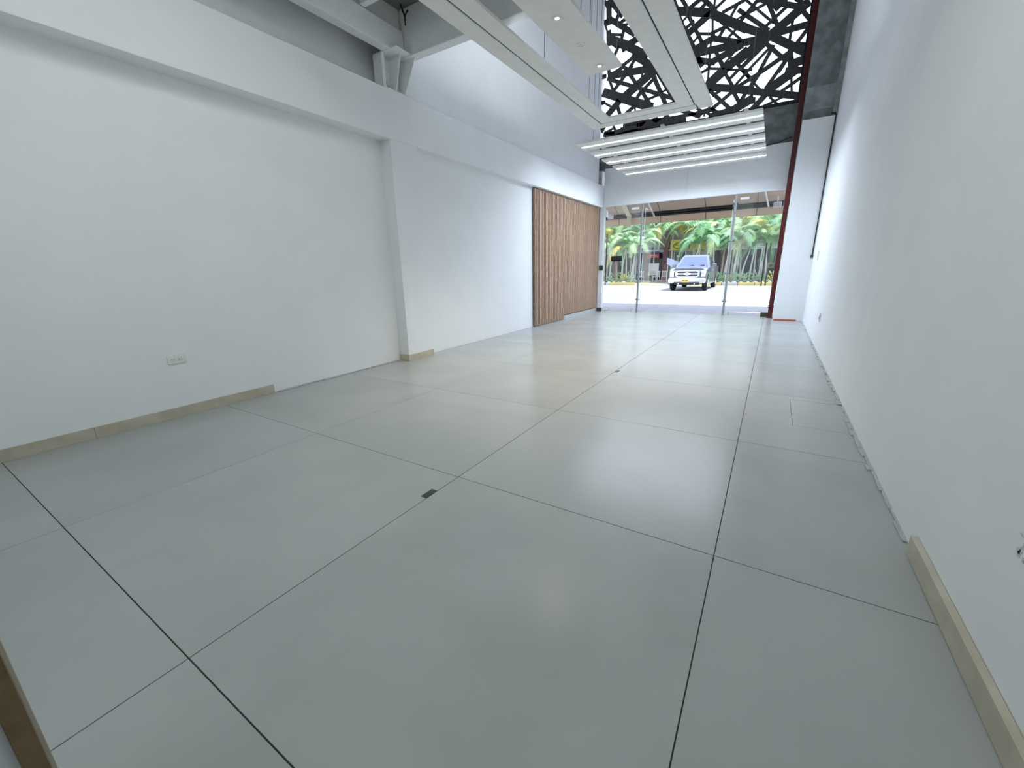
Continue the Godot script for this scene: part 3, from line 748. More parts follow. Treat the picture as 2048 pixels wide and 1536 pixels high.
func small_fittings() -> void:
	# double socket on the left wall
	var o := thing("wall_socket", Vector3(XL, 0.571, -1.60), "white double power socket on the left wall", "socket")
	part(o, "plate", cbox(Vector3(0.014, 0.085, 0.15), 0.006), M.plastic_white, Vector3(0.007, 0, 0))
	for dz in [0.03, -0.03]:
		var f := part(o, "outlet", cbox(Vector3(0.006, 0.034, 0.042), 0.003), M.plastic_white, Vector3(0.015, 0, dz))
		part(f, "hole", cbox(Vector3(0.002, 0.007, 0.007), 0.001), M.hole, Vector3(0.003, 0, 0.012))
		part(f, "hole", cbox(Vector3(0.002, 0.003, 0.009), 0.0005), M.hole, Vector3(0.003, 0.007, -0.006))
		part(f, "hole", cbox(Vector3(0.002, 0.003, 0.009), 0.0005), M.hole, Vector3(0.003, -0.007, -0.006))
	var r := thing("wall_socket", Vector3(XR, 0.5, -8.25), "white socket low on the right wall", "socket")
	part(r, "plate", cbox(Vector3(0.016, 0.13, 0.075), 0.005), M.plastic_white, Vector3(-0.008, 0, 0))
	part(r, "outlet", cbox(Vector3(0.006, 0.06, 0.035), 0.002), M.wire, Vector3(-0.017, 0, 0))
	var sw := thing("light_switch", Vector3(XR, 1.5, -10.7), "white switch plate on the right wall near the pillar", "switch")
	part(sw, "plate", cbox(Vector3(0.016, 0.19, 0.08), 0.005), M.plastic_white, Vector3(-0.008, 0, 0))
	part(sw, "rocker", cbox(Vector3(0.008, 0.06, 0.03), 0.002), M.plastic_white, Vector3(-0.017, 0, 0))
	for a in [[Vector3(-1.6705, 0, -1.663), "small dark metal floor box beside the near tile joint"], [Vector3(-1.627, 0, -5.28), "small dark metal floor box further along the middle tile joint"]]:
		var fb := thing("floor_box", a[0], a[1], "floor box", "floor boxes on the middle tile joint")
		part(fb, "frame", cbox(Vector3(0.046, 0.004, 0.1), 0.001), M.floor_box, Vector3(0, 0.001, 0))
		part(fb, "lid", cbox(Vector3(0.036, 0.003, 0.086), 0.001), M.bronze, Vector3(0, 0.0025, 0))
	# scuffed patch of plaster on the right wall near the picture's edge
	var s := begin()
	for k in 26:
		var a := rng.randf() * TAU
		var rr := sqrt(rng.randf()) * 0.05
		add_cbox(s, Vector3(0.002, rng.randf_range(0.006, 0.02), rng.randf_range(0.006, 0.024)), 0.0008, Vector3(XR - 0.0002, 0.545 + sin(a) * rr * 1.3, -1.655 + cos(a) * rr))
	single("plaster_scuff", s.commit(), M.scuff, Vector3.ZERO, "rough grey scuffed patch in the plaster of the right wall", "scuff", "", "stuff")

# ---------------------------------------------------------------- outside
func ordinal(n: int) -> String:
	return ["first", "second", "third", "fourth", "fifth", "sixth", "seventh", "eighth", "ninth", "tenth", "eleventh", "twelfth", "thirteenth", "fourteenth", "fifteenth", "sixteenth", "seventeenth", "eighteenth", "nineteenth", "twentieth"][n]

func outside() -> void:
	single("walkway", cbox(Vector3(60, 0.2, 4.2), 0.005), M.walk, Vector3(-8, -0.1015, -15.0), "pale paved walkway just outside the glass front", "walkway", "", "structure")
	single("parking_ground", cbox(Vector3(90, 0.2, 40), 0.005), M.asphalt, Vector3(-8, -0.12, -37.0), "sunlit pale asphalt of the car park", "ground", "", "structure")
	var strip := thing("drain_strip", Vector3(-0.75, -0.008, -13.6), "grey drain grating let into the walkway behind the glass", "drain")
	part(strip, "frame", cbox(Vector3(0.7, 0.012, 0.12), 0.002), M.paint_dark)
	for k in 9:
		part(strip, "bar", cbox(Vector3(0.02, 0.014, 0.11), 0.002), M.stainless, Vector3(-0.3 + 0.075 * k, 0.002, 0))
	# thin darker stripes on the ground, white bay lines
	for k in 6:
		var st := single("ground_stripe", cbox(Vector3(3.4, 0.004, 0.06), 0.001), M.paint_dark, Vector3(-7.4, -0.019, -17.5 - 0.55 * k), "thin grey stripe on the ground outside the left pane, %s from the shop" % ordinal(k), "ground stripe", "stripes on the ground", "structure")
		st.rotation.y = 0.02
	for a in [[-7.0, -28.5, "white bay line on the asphalt at the far side of the truck"], [-2.5, -28.5, "white bay line on the asphalt beside the truck's near flank"], [1.2, -28.5, "white bay line on the asphalt by the red column"]]:
		single("bay_line", cbox(Vector3(0.12, 0.004, 6.0), 0.001), M.paint_line, Vector3(a[0], -0.019, a[1]), a[2], "bay line", "white bay lines", "structure")
	# kerb: separate stones, painted yellow, with a plain ramp between them
	var kb := thing("kerb", Vector3(0, 0, -32.7), "kerb of painted yellow stones along the planting bed", "kerb", "", "structure")
	var x := -17.0
	while x < 3.4:
		var ramp := x > -9.6 and x < -6.6
		part(kb, "stone", cbox(Vector3(0.96, 0.06 if ramp else 0.2, 0.3), 0.02), M.curb_plain if ramp or int(x * 1.0) % 3 == 0 else M.curb_yellow, Vector3(x + 0.5, 0.0 if ramp else 0.07, 0))
		x += 1.0
	for seg in [[-17.0, -9.6, "left"], [-6.6, 3.4, "right"]]:
		single("planting_bed", cbox(Vector3(seg[1] - seg[0], 0.2, 3.6), 0.02), M.soil, Vector3((seg[0] + seg[1]) / 2, 0.05, -34.65), "gravelly planting bed under the %s group of palms" % seg[2], "planting bed", "", "structure")
	single("ramp_path", cbox(Vector3(3.0, 0.06, 6.4), 0.01), M.cream, Vector3(-8.1, 0.0, -36.0), "pale pinkish path between the two planting beds", "path", "", "structure")
	single("terrace", cbox(Vector3(40, 0.12, 4.0), 0.01), M.walk, Vector3(-8, -0.01, -38.6), "pale terrace in front of the far shops", "terrace", "", "structure")
	awning()
	shops()
	truck()
	plants()

func awning() -> void:
	var a := thing("awning", Vector3(0, 0, 0), "beige canvas awning with a black front bar outside the doors", "awning")
	# seams run at these x; each bay a canvas panel
	var xs := [-7.0, -5.0, -3.55, -2.12, -0.68, 0.75, 2.2]
	var slope := Vector3(0, 3.13 - 4.05, -15.5 + 13.45)
	for k in xs.size() - 1:
		var s := begin()
		var w: float = xs[k + 1] - xs[k] - 0.018
		add_cbox(s, Vector3(w, 0.012, slope.length()), 0.002, Vector3.ZERO, Basis(Vector3.RIGHT, atan2(-slope.y, slope.z) + PI))
		part(a, "canvas_panel", s.commit(), M.canvas, Vector3((xs[k] + xs[k + 1]) / 2, 3.6, -14.475))
		part(a, "valance", cbox(Vector3(w, 0.27, 0.012), 0.002), M.canvas, Vector3((xs[k] + xs[k + 1]) / 2, 2.93, -15.58))
	for k in range(1, xs.size() - 1):
		part(a, "seam", cbox(Vector3(0.02, 0.27, 0.016), 0.002), M.canvas_seam, Vector3(xs[k], 2.93, -15.58))
		var s := begin()
		add_cbox(s, Vector3(0.02, 0.014, slope.length()), 0.002, Vector3.ZERO, Basis(Vector3.RIGHT, atan2(-slope.y, slope.z) + PI))
		part(a, "seam", s.commit(), M.canvas_seam, Vector3(xs[k], 3.6, -14.475))
	part(a, "front_bar", tube(PackedVector3Array([Vector3(-7.0, 3.13, -15.48), Vector3(2.2, 3.13, -15.48)]), [0.05], 12), M.black)
	part(a, "roller_tube", tube(PackedVector3Array([Vector3(-7.0, 3.05, -15.5), Vector3(2.2, 3.05, -15.5)]), [0.042], 12), M.black)
	part(a, "arm", tube(PackedVector3Array([Vector3(-3.75, 3.75, -13.5), Vector3(-3.72, 3.0, -15.4)]), [0.03], 8), M.white)
	part(a, "arm", tube(PackedVector3Array([Vector3(-0.62, 3.75, -13.5), Vector3(-0.38, 3.02, -15.4)]), [0.025], 8), M.white)
	# the strap hanging over the bar
	var s2 := begin()
	add_cbox(s2, Vector3(0.16, 1.9, 0.03), 0.004, Vector3(-4.62, 3.5, -14.5), Basis(Vector3.RIGHT, 1.12) * Basis(Vector3.BACK, 0.02))
	part(a, "strut", s2.commit(), M.cream)
	part(a, "strut", cbox(Vector3(0.16, 0.42, 0.04), 0.004), M.cream, Vector3(-4.6, 2.92, -15.44))
	for q in [[Vector3(-4.79, 2.94, -14.0), "small white floodlight outside the left glass pane"], [Vector3(-0.14, 2.9, -14.0), "small white floodlight outside by the red column"]]:
		var fl := thing("floodlight", q[0], q[1], "floodlight", "floodlights under the awning")
		part(fl, "housing", cbox(Vector3(0.19, 0.15, 0.08), 0.02), M.white)
		part(fl, "lens", cbox(Vector3(0.15, 0.11, 0.01), 0.004), M.lamp_clear, Vector3(0, 0, -0.042))
		part(fl, "bracket", tube(PackedVector3Array([Vector3(0, 0.02, 0.03), Vector3(0.0, 0.1, 0.3), Vector3(0.0, 0.14, 0.56)]), [0.014], 6), M.white)

func shops() -> void:
	var z := -40.5
	var b := thing("shop_building", Vector3(-8, 0, z), "low pale row of shops with dark glazing across the car park", "building")
	part(b, "wall", cbox(Vector3(30, 5.2, 0.4), 0.02), M.facade, Vector3(0, 2.6, -0.6))
	part(b, "roof_edge", cbox(Vector3(30.6, 0.7, 1.4), 0.02), M.roof_dark, Vector3(0, 5.3, 0.1))
	part(b, "fascia", cbox(Vector3(30, 0.1, 0.3), 0.01), M.white, Vector3(0, 2.73, 0.1))
	for w in [[-6.4, -3.4], [-3.3, -1.9], [-1.8, -0.75], [0.1, 1.9], [3.4, 5.2], [5.3, 7.0], [7.1, 9.0]]:
		var win := part(b, "window", cbox(Vector3(w[1] - w[0], 2.6, 0.1), 0.01), M.white_alu, Vector3((w[0] + w[1]) / 2, 1.35, -0.36))
		part(win, "pane", cbox(Vector3(w[1] - w[0] - 0.14, 2.46, 0.03), 0.004), M.shop_glass, Vector3(0, 0, 0.06))
	part(b, "wall_panel", cbox(Vector3(1.5, 2.6, 0.12), 0.01), M.cream, Vector3(2.68, 1.35, -0.3))
	for q in [[-0.5, 4.3], [4.3, 2.7], [-2.0, 2.7], [-5.0, 2.7]]:
		part(b, "column", cbox(Vector3(0.43, q[1], 0.43), 0.02), M.column_brown, Vector3(q[0], q[1] / 2, 0.15))
	# yellow sign with a ringed script mark
	var s := thing("shop_sign", Vector3(-7.35, 3.12, z + 0.42), "yellow shop sign with a black ringed script mark", "sign")
	part(s, "board", cbox(Vector3(1.5, 0.9, 0.06), 0.01), M.yellow)
	var ov := PackedVector2Array()
	var rim := PackedVector3Array()
	for k in 33:
		var t := TAU * k / 32
		var p := Vector2(0.52 * cos(t) + 0.02, 0.235 * sin(t) + 0.04 * cos(t) - 0.03)
		if k < 32:
			ov.append(p)
		rim.append(Vector3(p.x, p.y, 0.045))
	part(s, "oval", prism(ov, 0.012, Transform3D(Basis(), Vector3(0, 0, 0.036))), M.yellow_bright)
	part(s, "ring", tube(rim, [0.026], 6), M.sign_ink)
	part(s, "script", tube(PackedVector3Array([Vector3(-0.38, -0.11, 0.05), Vector3(-0.3, 0.06, 0.05), Vector3(-0.22, 0.1, 0.05), Vector3(-0.24, 0.0, 0.05), Vector3(-0.15, -0.08, 0.05), Vector3(-0.08, 0.06, 0.05), Vector3(0.0, 0.07, 0.05), Vector3(0.04, -0.04, 0.05), Vector3(0.12, -0.1, 0.05), Vector3(0.18, -0.02, 0.05), Vector3(0.14, 0.06, 0.05), Vector3(0.24, 0.03, 0.05), Vector3(0.35, 0.0, 0.05), Vector3(0.37, -0.1, 0.05)]), [0.02], 6), M.sign_ink)
	var s2 := thing("shop_sign", Vector3(-5.35, 3.12, z + 0.42), "plain pale yellow sign board behind the palm fronds", "sign")
	part(s2, "board", cbox(Vector3(2.3, 0.9, 0.05), 0.01), M.yellow)
	var w2 := thing("shop_sign", Vector3(-9.75, 3.2, z + 0.42), "white framed blue shop sign left of the brown column", "sign")
	part(w2, "board", cbox(Vector3(1.4, 1.05, 0.06), 0.01), M.white)
	part(w2, "panel", cbox(Vector3(1.2, 0.85, 0.03), 0.01), M.stone, Vector3(0, 0, 0.03))
	part(w2, "wedge", prism(PackedVector2Array([Vector2(-0.45, -0.38), Vector2(0.35, -0.38), Vector2(-0.05, 0.02)]), 0.02, Transform3D(Basis(), Vector3(0, 0, 0.05))), M.blue)
	var r := thing("shop_sign", Vector3(-9.55, 2.25, z + 0.5), "small red shop sign with two white lines", "sign")
	part(r, "board", cbox(Vector3(1.1, 0.38, 0.05), 0.01), M.red)
	for y in [0.06, -0.06]:
		part(r, "line", cbox(Vector3(0.75, 0.035, 0.01), 0.002), M.white, Vector3(0.08, y, 0.03))
	var bl := thing("shop_banner", Vector3(-9.55, 2.56, z + 0.46), "narrow blue banner above the small red sign", "banner")
	part(bl, "cloth", cbox(Vector3(1.1, 0.17, 0.03), 0.005), M.blue)
	part(bl, "rod", tube(PackedVector3Array([Vector3(-0.58, 0.09, 0), Vector3(0.58, 0.09, 0)]), [0.015], 6), M.white)
	# lanterns in front of the dark window
	for q in [[-7.15, 2.05, 0], [-6.35, 2.1, 1], [-6.75, 1.75, 2]]:
		var ln := thing("post_lantern", Vector3(q[0], 0, -39.0), ["white post lantern before the dark window nearest the yellow sign", "white post lantern furthest behind the truck roof", "lowest white post lantern behind the truck roof"][q[2]], "lantern", "white post lanterns")
		part(ln, "post", tube(PackedVector3Array([Vector3(0, 0.05, 0), Vector3(0, q[1], 0)]), [0.035], 8), M.white)
		part(ln, "head", lathe(PackedVector2Array([Vector2(0.0, 0.17), Vector2(0.19, 0.16), Vector2(0.1, 0.0), Vector2(0, 0)]), 12, Transform3D(Basis(), Vector3(0, q[1], 0))), M.white)
	# white notice board and chairs on the terrace
	var nb := thing("notice_board", Vector3(-8.85, 0.05, -37.6), "tall white notice board with grey lines by the brown column", "notice board")
	part(nb, "board", cbox(Vector3(0.85, 1.0, 0.04), 0.01), M.white, Vector3(0, 1.05, 0))
	for k in 3:
		part(nb, "line", cbox(Vector3(0.6, 0.04, 0.01), 0.002), M.stone, Vector3(0, 0.85 - 0.12 * k, 0.025))
	for dx in [-0.38, 0.38]:
		part(nb, "leg", cbox(Vector3(0.05, 0.6, 0.05), 0.005), M.white, Vector3(dx, 0.3, 0))
	var n := 0
	for q in [[-9.75, -37.2, 0.3], [-8.45, -37.0, -0.4], [-7.85, -37.3, 0.2]]:
		var c := thing("terrace_chair", Vector3(q[0], 0.05, q[1]), ["white terrace chair left of the notice board", "white terrace chair in front of the notice board", "white terrace chair beside the truck"][n], "chair", "white terrace chairs")
		c.rotation.y = q[2]
		part(c, "seat", cbox(Vector3(0.46, 0.04, 0.46), 0.01), M.white, Vector3(0, 0.45, 0))
		var bk := begin()
		for k in 4:
			add_cbox(bk, Vector3(0.06, 0.42, 0.03), 0.005, Vector3(-0.165 + 0.11 * k, 0.68, -0.21))
		add_cbox(bk, Vector3(0.46, 0.06, 0.035), 0.01, Vector3(0, 0.89, -0.21))
		part(c, "backrest", bk.commit(), M.white)
		for sx in [-0.2, 0.2]:
			for sz in [-0.2, 0.2]:
				part(c, "leg", tube(PackedVector3Array([Vector3(sx * 1.08, 0, sz * 1.08), Vector3(sx, 0.44, sz)]), [0.022], 6), M.white)
		n += 1
	# pale sloping shade cloth behind the truck
	var sh := thing("shade_cloth", Vector3(-6.4, 0, -34.0), "pale blue sloping shade cloth behind the truck bonnet", "shade cloth")
	part(sh, "cloth", prism(PackedVector2Array([Vector2(-0.62, 1.95), Vector2(0.6, 1.5), Vector2(0.62, 1.2), Vector2(-0.02, 1.0), Vector2(-0.35, 1.35), Vector2(-0.62, 1.5)]), 0.25), M.shade_cloth)
	for dx in [-0.55, 0.5]:
		part(sh, "pole", tube(PackedVector3Array([Vector3(dx, 0.1, 0), Vector3(dx, 1.75 if dx < 0 else 1.45, 0)]), [0.025], 6), M.white)

func arc2(c: Vector2, r: float, a0: float, a1: float, n: int) -> PackedVector2Array:
	var p := PackedVector2Array()
	for k in n + 1:
		var a := lerpf(a0, a1, float(k) / n)
		p.append(c + Vector2(cos(a), sin(a)) * r)
	return p

func truck() -> void:
	var t := thing("pickup_truck", Vector3(-4.06, -0.02, -27.85), "grey crew cab pickup truck parked facing the glass doors", "truck")
	var turn := Transform3D(Basis(Vector3.UP, -PI / 2), Vector3.ZERO)   # profile x -> world z
	var prof := PackedVector2Array([Vector2(-2.9, 0.6), Vector2(-2.92, 1.3), Vector2(-1.2, 1.32), Vector2(1.05, 1.3), Vector2(2.2, 1.22), Vector2(2.62, 1.13), Vector2(2.72, 1.0), Vector2(2.74, 0.7), Vector2(2.45, 0.52)])
	prof.append_array(arc2(Vector2(1.9, 0.42), 0.5, 0.2, PI - 0.05, 12))
	prof.append_array(PackedVector2Array([Vector2(1.38, 0.4), Vector2(-1.28, 0.4)]))
	prof.append_array(arc2(Vector2(-1.8, 0.42), 0.5, 0.05, PI - 0.15, 12))
	part(t, "body", prism(prof, 1.92, turn), M.truck)
	# hood bulge
	var hd := begin()
	add_prism(hd, PackedVector2Array([Vector2(-0.8, 0), Vector2(0.8, 0), Vector2(0.66, 0.07), Vector2(0.3, 0.09), Vector2(-0.3, 0.09), Vector2(-0.66, 0.07)]), 1.55, Transform3D(Basis(Vector3.RIGHT, 0.085), Vector3(0, 1.225, 1.82)))
	part(t, "hood", hd.commit(), M.truck)
	# cab: a tapering block
	var lo := [Vector3(-0.93, 1.28, 1.2), Vector3(0.93, 1.28, 1.2), Vector3(0.93, 1.28, -1.2), Vector3(-0.93, 1.28, -1.2)]
	var hi := [Vector3(-0.70, 1.92, 0.35), Vector3(0.70, 1.92, 0.35), Vector3(0.70, 1.92, -1.02), Vector3(-0.70, 1.92, -1.02)]
	var cb := begin()
	for k in 4:
		var n := (k + 1) % 4
		quad(cb, lo[k], lo[n], hi[n], hi[k])
	var cap := []
	for v in hi:
		cap.append(Vector3(v.x * 0.88, 1.965, -0.33 + (v.z + 0.33) * 0.9))
	for k in 4:
		var n := (k + 1) % 4
		quad(cb, hi[k], hi[n], cap[n], cap[k])
	quad(cb, cap[0], cap[1], cap[2], cap[3])
	part(t, "cab", cb.commit(), M.truck)
	var face := func(a: Vector3, b: Vector3, c: Vector3, d: Vector3, u0: float, u1: float, v0: float, v1: float, out: Vector3) -> ArrayMesh:
		var g := begin()
		var P := func(u: float, v: float) -> Vector3: return a.lerp(b, u).lerp(d.lerp(c, u), v)
		var q := [P.call(u0, v0), P.call(u1, v0), P.call(u1 - 0.03, v1), P.call(u0 + 0.03, v1)]
		quad(g, q[0] + out, q[1] + out, q[2] + out, q[3] + out)
		for k in 4:
			quad(g, q[k], q[(k + 1) % 4], q[(k + 1) % 4] + out, q[k] + out)
		return g.commit()
	part(t, "windscreen", face.call(lo[0], lo[1], hi[1], hi[0], 0.06, 0.94, 0.06, 0.93, Vector3(0, 0.008, 0.012)), M.truck_glass)
	part(t, "rear_window", face.call(lo[2], lo[3], hi[3], hi[2], 0.1, 0.9, 0.2, 0.88, Vector3(0, 0.005, -0.012)), M.truck_glass)
	for w in [[0.16, 0.52], [0.55, 0.9]]:
		part(t, "side_window", face.call(lo[1], lo[2], hi[2], hi[1], w[0], w[1], 0.12, 0.88, Vector3(0.012, 0.004, 0)), M.shop_glass)
		part(t, "side_window", face.call(lo[3], lo[0], hi[0], hi[3], 1.0 - w[1], 1.0 - w[0], 0.12, 0.88, Vector3(-0.012, 0.004, 0)), M.shop_glass)
	part(t, "wiper", tube(PackedVector3Array([Vector3(-0.6, 1.33, 1.17), Vector3(0.05, 1.4, 1.09)]), [0.012], 5), M.truck_dark)
	part(t, "wiper", tube(PackedVector3Array([Vector3(0.0, 1.33, 1.17), Vector3(0.62, 1.4, 1.09)]), [0.012], 5), M.truck_dark)
	# front: grille surround, dark slots, oval badge, headlights, bumper, plate
	var stad := func(hx: float, hy: float) -> PackedVector2Array:
		var p := arc2(Vector2(hx - hy, 0), hy, -PI / 2, PI / 2, 8)
		p.append_array(arc2(Vector2(-hx + hy, 0), hy, PI / 2, 3 * PI / 2, 8))
		return p
	var gr := part(t, "grille", prism(stad.call(0.64, 0.19), 0.08), M.chrome, Vector3(0, 0.93, 2.75))
	part(gr, "slot", prism(stad.call(0.55, 0.13), 0.02), M.truck_dark, Vector3(0, 0, 0.04))
	part(gr, "bar", prism(stad.call(0.56, 0.045), 0.03), M.chrome, Vector3(0, 0.0, 0.05))
	part(gr, "slot", prism(stad.call(0.5, 0.022), 0.02), M.truck_dark, Vector3(0, 0.0, 0.062))
	var oval := PackedVector2Array()
	for k in 24:
		oval.append(Vector2(0.17 * cos(TAU * k / 24), 0.07 * sin(TAU * k / 24)))
	part(gr, "badge", prism(oval, 0.03), M.lamp_clear, Vector3(0, 0, 0.075))
	for sx in [-1.0, 1.0]:
		var hl := part(t, "headlight", cbox(Vector3(0.26, 0.34, 0.2), 0.04), M.lamp_clear, Vector3(sx * 0.8, 0.93, 2.66))
		part(hl, "reflector", cbox(Vector3(0.12, 0.1, 0.02), 0.01), M.chrome, Vector3(0, 0.03, 0.1))
		part(hl, "divider", cbox(Vector3(0.03, 0.3, 0.02), 0.005), M.truck_dark, Vector3(-sx * 0.12, 0, 0.1))
		part(t, "fog_light", cbox(Vector3(0.2, 0.09, 0.04), 0.02), M.truck_dark, Vector3(sx * 0.76, 0.63, 2.9))
		part(t, "bumper_end", cbox(Vector3(0.34, 0.3, 0.34), 0.06), M.chrome, Vector3(sx * 0.8, 0.57, 2.76))
		part(t, "tow_hook", cbox(Vector3(0.07, 0.06, 0.08), 0.01), M.chrome, Vector3(sx * 0.42, 0.4, 2.86))
		part(t, "mirror", cbox(Vector3(0.24, 0.19, 0.13), 0.03), M.truck, Vector3(sx * 1.1, 1.38, 0.85))
		part(t, "door_handle", cbox(Vector3(0.03, 0.035, 0.2), 0.01), M.chrome, Vector3(sx * 0.97, 1.1, 0.1))
		part(t, "running_board", cbox(Vector3(0.14, 0.05, 2.4), 0.01), M.chrome, Vector3(sx * 0.98, 0.4, 0.0))
		for z in [1.9, -1.8]:
			var wh := part(t, "wheel", lathe(PackedVector2Array([Vector2(0.24, 0.13), Vector2(0.36, 0.13), Vector2(0.41, 0.09), Vector2(0.415, 0.0), Vector2(0.41, -0.09), Vector2(0.36, -0.13), Vector2(0.2, -0.13)]), 28, Transform3D(Basis(Vector3.BACK, -PI / 2 * sx), Vector3.ZERO)), M.tyre, Vector3(sx * 0.86, 0.415, z))
			part(wh, "rim", lathe(PackedVector2Array([Vector2(0, 0.1), Vector2(0.07, 0.1), Vector2(0.1, 0.06), Vector2(0.21, 0.09), Vector2(0.255, 0.13), Vector2(0.26, 0.1)]), 12, Transform3D(Basis(Vector3.BACK, -PI / 2 * sx), Vector3.ZERO)), M.chrome)
	part(t, "bumper", cbox(Vector3(1.5, 0.24, 0.26), 0.05), M.chrome, Vector3(0, 0.6, 2.8))
	part(t, "air_dam", cbox(Vector3(1.3, 0.16, 0.2), 0.03), M.truck_dark, Vector3(0, 0.42, 2.72))
	var pl := part(t, "number_plate", cbox(Vector3(0.36, 0.17, 0.012), 0.003), M.yellow, Vector3(-0.06, 0.57, 2.94))
	for k in 6:
		part(pl, "character", cbox(Vector3(0.028, 0.07, 0.004), 0.001), M.truck_dark, Vector3(-0.13 + 0.044 * k + (0.03 if k > 2 else 0.0), 0.0, 0.007))
	part(t, "underbody", cbox(Vector3(1.5, 0.2, 5.0), 0.02), M.truck_dark, Vector3(0, 0.48, -0.1))

# ---------------------------------------------------------------- planting
func frond_mesh(length: float, droop: float, rise: float, leaflets: int, width: float, sd: int) -> ArrayMesh:
	var r := RandomNumberGenerator.new()
	r.seed = sd
	var s := begin()
	var pts := PackedVector3Array()
	var rad := []
	for k in 9:
		var t := k / 8.0
		pts.append(Vector3(length * (t - 0.18 * t * t), rise * t * (1.0 - 0.35 * t) - droop * t * t * t, 0))
		rad.append(lerpf(0.022, 0.004, t))
	add_tube(s, pts, rad, 5, false)
	for k in leaflets:
		var t := 0.14 + 0.86 * k / float(leaflets - 1)
		var f := t * 8.0
		var i := mini(int(f), 7)
		var at := pts[i].lerp(pts[i + 1], f - i)
		var along := (pts[i + 1] - pts[i]).normalized()
		for g in [-1.0, 1.0]:
			var ll := width * (sin(PI * (0.12 + 0.8 * t)) * 0.85 + 0.15) * r.randf_range(0.85, 1.1)
			var dir := (along * 0.75 + Vector3(0, -0.25 - 0.35 * t, g)).normalized()
			var tip := at + dir * ll + Vector3(0, -0.16 * ll, 0)
			var mid := at + dir * ll * 0.5
			var hw := along * 0.022
			quad(s, at - hw * 0.6, at + hw * 0.6, mid + hw, mid - hw)
			tri(s, mid - hw, mid + hw, tip)
	return s.commit()

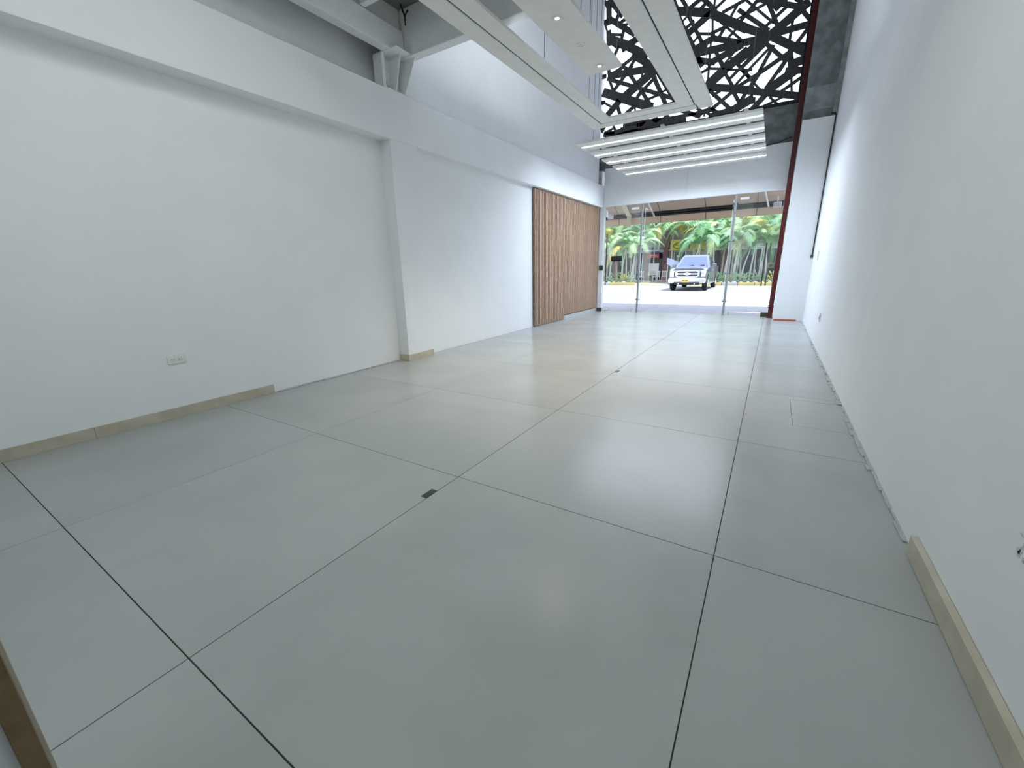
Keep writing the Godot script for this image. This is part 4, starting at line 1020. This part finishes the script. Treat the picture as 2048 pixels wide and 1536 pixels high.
func plants() -> void:
	var fronds := []
	for k in 5:
		fronds.append(frond_mesh([1.9, 2.2, 2.5, 1.6, 2.0][k], [1.0, 1.5, 1.3, 0.7, 1.9][k], [1.0, 0.9, 1.3, 1.1, 0.7][k], 30, [0.55, 0.6, 0.65, 0.5, 0.6][k], 70 + k))
	var r := RandomNumberGenerator.new()
	r.seed = 21
	# front row: x of the foot, lean, height of the crown
	var rows := [
		[-12.2, 0.2, 2.9], [-11.5, 0.35, 2.5], [-10.95, -0.3, 2.7], [-10.5, 0.25, 2.35], [-10.1, -0.2, 2.9], [-9.75, 0.3, 2.5],
		[-5.3, 0.45, 2.5], [-4.9, 0.1, 2.75], [-4.5, 0.3, 2.8], [-3.7, -0.25, 2.7], [-3.1, 0.3, 2.5], [-2.5, 0.25, 2.9], [-2.0, 0.45, 2.4], [-1.45, 0.2, 2.75], [-0.95, 0.4, 2.35], [-0.45, -0.2, 2.8], [0.15, 0.3, 2.6], [0.8, 0.2, 2.8]]
	for i in rows.size():
		var a: Array = rows[i]
		palm(Vector3(a[0], 0.13, -33.6 - 0.9 * r.randf()), a[1], a[2], fronds, r, 9, "slender pale trunked palm, %s from the left along the yellow kerb" % ordinal(i), "palms along the yellow kerb", 1.0)
	# taller row behind
	var back := [-14.0, -12.4, -11.0, -10.2, -5.4, -4.6, -3.4, -2.1, -0.7, 0.7]
	for i in back.size():
		palm(Vector3(back[i], 0.13, -35.6 - 0.6 * r.randf()), r.randf_range(-0.3, 0.3), r.randf_range(3.2, 3.9), fronds, r, 11, "bushy palm in the taller back row, %s from the left" % ordinal(i), "taller palms behind", 1.25)
	var far := [-12.8, -10.9, -8.9, -7.5, -6.4, -5.0, -2.9, -1.3, 0.4]
	for i in far.size():
		palm(Vector3(far[i], 0.05, -37.6 - 0.5 * r.randf()), r.randf_range(-0.2, 0.2), r.randf_range(4.0, 4.5), fronds, r, 12, "tall palm close to the far shops, %s from the left" % ordinal(i), "palms by the far shops", 1.2)
	# low plants in the beds
	var xs := [-12.6, -11.9, -11.2, -10.7, -10.2, -9.8, -5.9, -5.1, -3.2, -2.7, -2.2, -1.7, -1.2, -0.6, 0.0, 0.6, 1.2]
	for i in xs.size():
		var sh := thing("shrub", Vector3(xs[i], 0.14, -33.35 - 0.35 * r.randf()), "low leafy shrub in the planting bed, %s from the left" % ordinal(i), "shrub", "low shrubs in the beds")
		var s := begin()
		for k in 70:
			var th := r.randf() * TAU
			var el := r.randf_range(0.15, 1.4)
			var d := Vector3(cos(th) * cos(el), sin(el), sin(th) * cos(el))
			var at := d * r.randf_range(0.12, 0.62) * Vector3(0.9, 1.15, 0.8)
			var side := d.cross(Vector3.UP).normalized().rotated(d, r.randf_range(-0.9, 0.9)) * 0.05
			var l := r.randf_range(0.14, 0.26)
			var up := (d + Vector3(0, -0.25, 0)).normalized()
			quad(s, at, at + up * l * 0.5 + side, at + up * l, at + up * l * 0.5 - side)
		part(sh, "foliage", s.commit(), M.leaf[[1, 2, 2, 1, 3][i % 5]])
		part(sh, "stem", tube(PackedVector3Array([Vector3(0, -0.02, 0), Vector3(0.02, 0.3, 0)]), [0.02, 0.01], 5), M.trunk)
	# loose stones on the beds
	var n := 0
	for k in 18:
		var st := begin()
		add_lathe(st, PackedVector2Array([Vector2(0, 0.09), Vector2(0.08, 0.075), Vector2(0.13, 0.02), Vector2(0.12, -0.04), Vector2(0, -0.05)]), 9, Transform3D(Basis(Vector3.UP, r.randf() * TAU).scaled(Vector3(r.randf_range(0.8, 1.5), r.randf_range(0.7, 1.2), 1.0)), Vector3.ZERO))
		var x := -12.8 + 0.4 * k if k < 8 else -3.1 + 0.42 * (k - 8)
		single("stone", st.commit(), M.stone, Vector3(x, 0.17, -33.0), "pale stone at the edge of the bed, %s from the left" % ordinal(k), "stone", "edge stones of the beds")
		n += 1

func palm(at: Vector3, lean: float, h: float, fronds: Array, r: RandomNumberGenerator, count: int, label: String, group: String, scale_: float) -> void:
	var p := thing("palm", at, label, "palm", group)
	var top := Vector3(lean, h, r.randf_range(-0.2, 0.2))
	var mid := top * 0.5 - Vector3(lean * 0.12, 0, 0)
	part(p, "trunk", tube(PackedVector3Array([Vector3(0, -0.02, 0), mid * 0.5, mid, top.lerp(mid, 0.5), top]), [0.075, 0.06, 0.05, 0.045, 0.045], 8), M.trunk)
	part(p, "crownshaft", tube(PackedVector3Array([top - Vector3(0, 0.05, 0), top + Vector3(0, 0.35, 0)]), [0.06, 0.03], 8), M.crownshaft)
	for k in count:
		var f := part(p, "frond", fronds[r.randi() % fronds.size()], M.leaf[[0, 1, 1, 2, 0, 2, 1, 3][r.randi() % 8]], top + Vector3(0, 0.22, 0))
		f.basis = Basis(Vector3.UP, TAU * k / count + r.randf_range(-0.3, 0.3)) * Basis(Vector3.BACK, r.randf_range(-0.25, 0.75)) * Basis.from_scale(Vector3.ONE * scale_ * r.randf_range(0.8, 1.1))
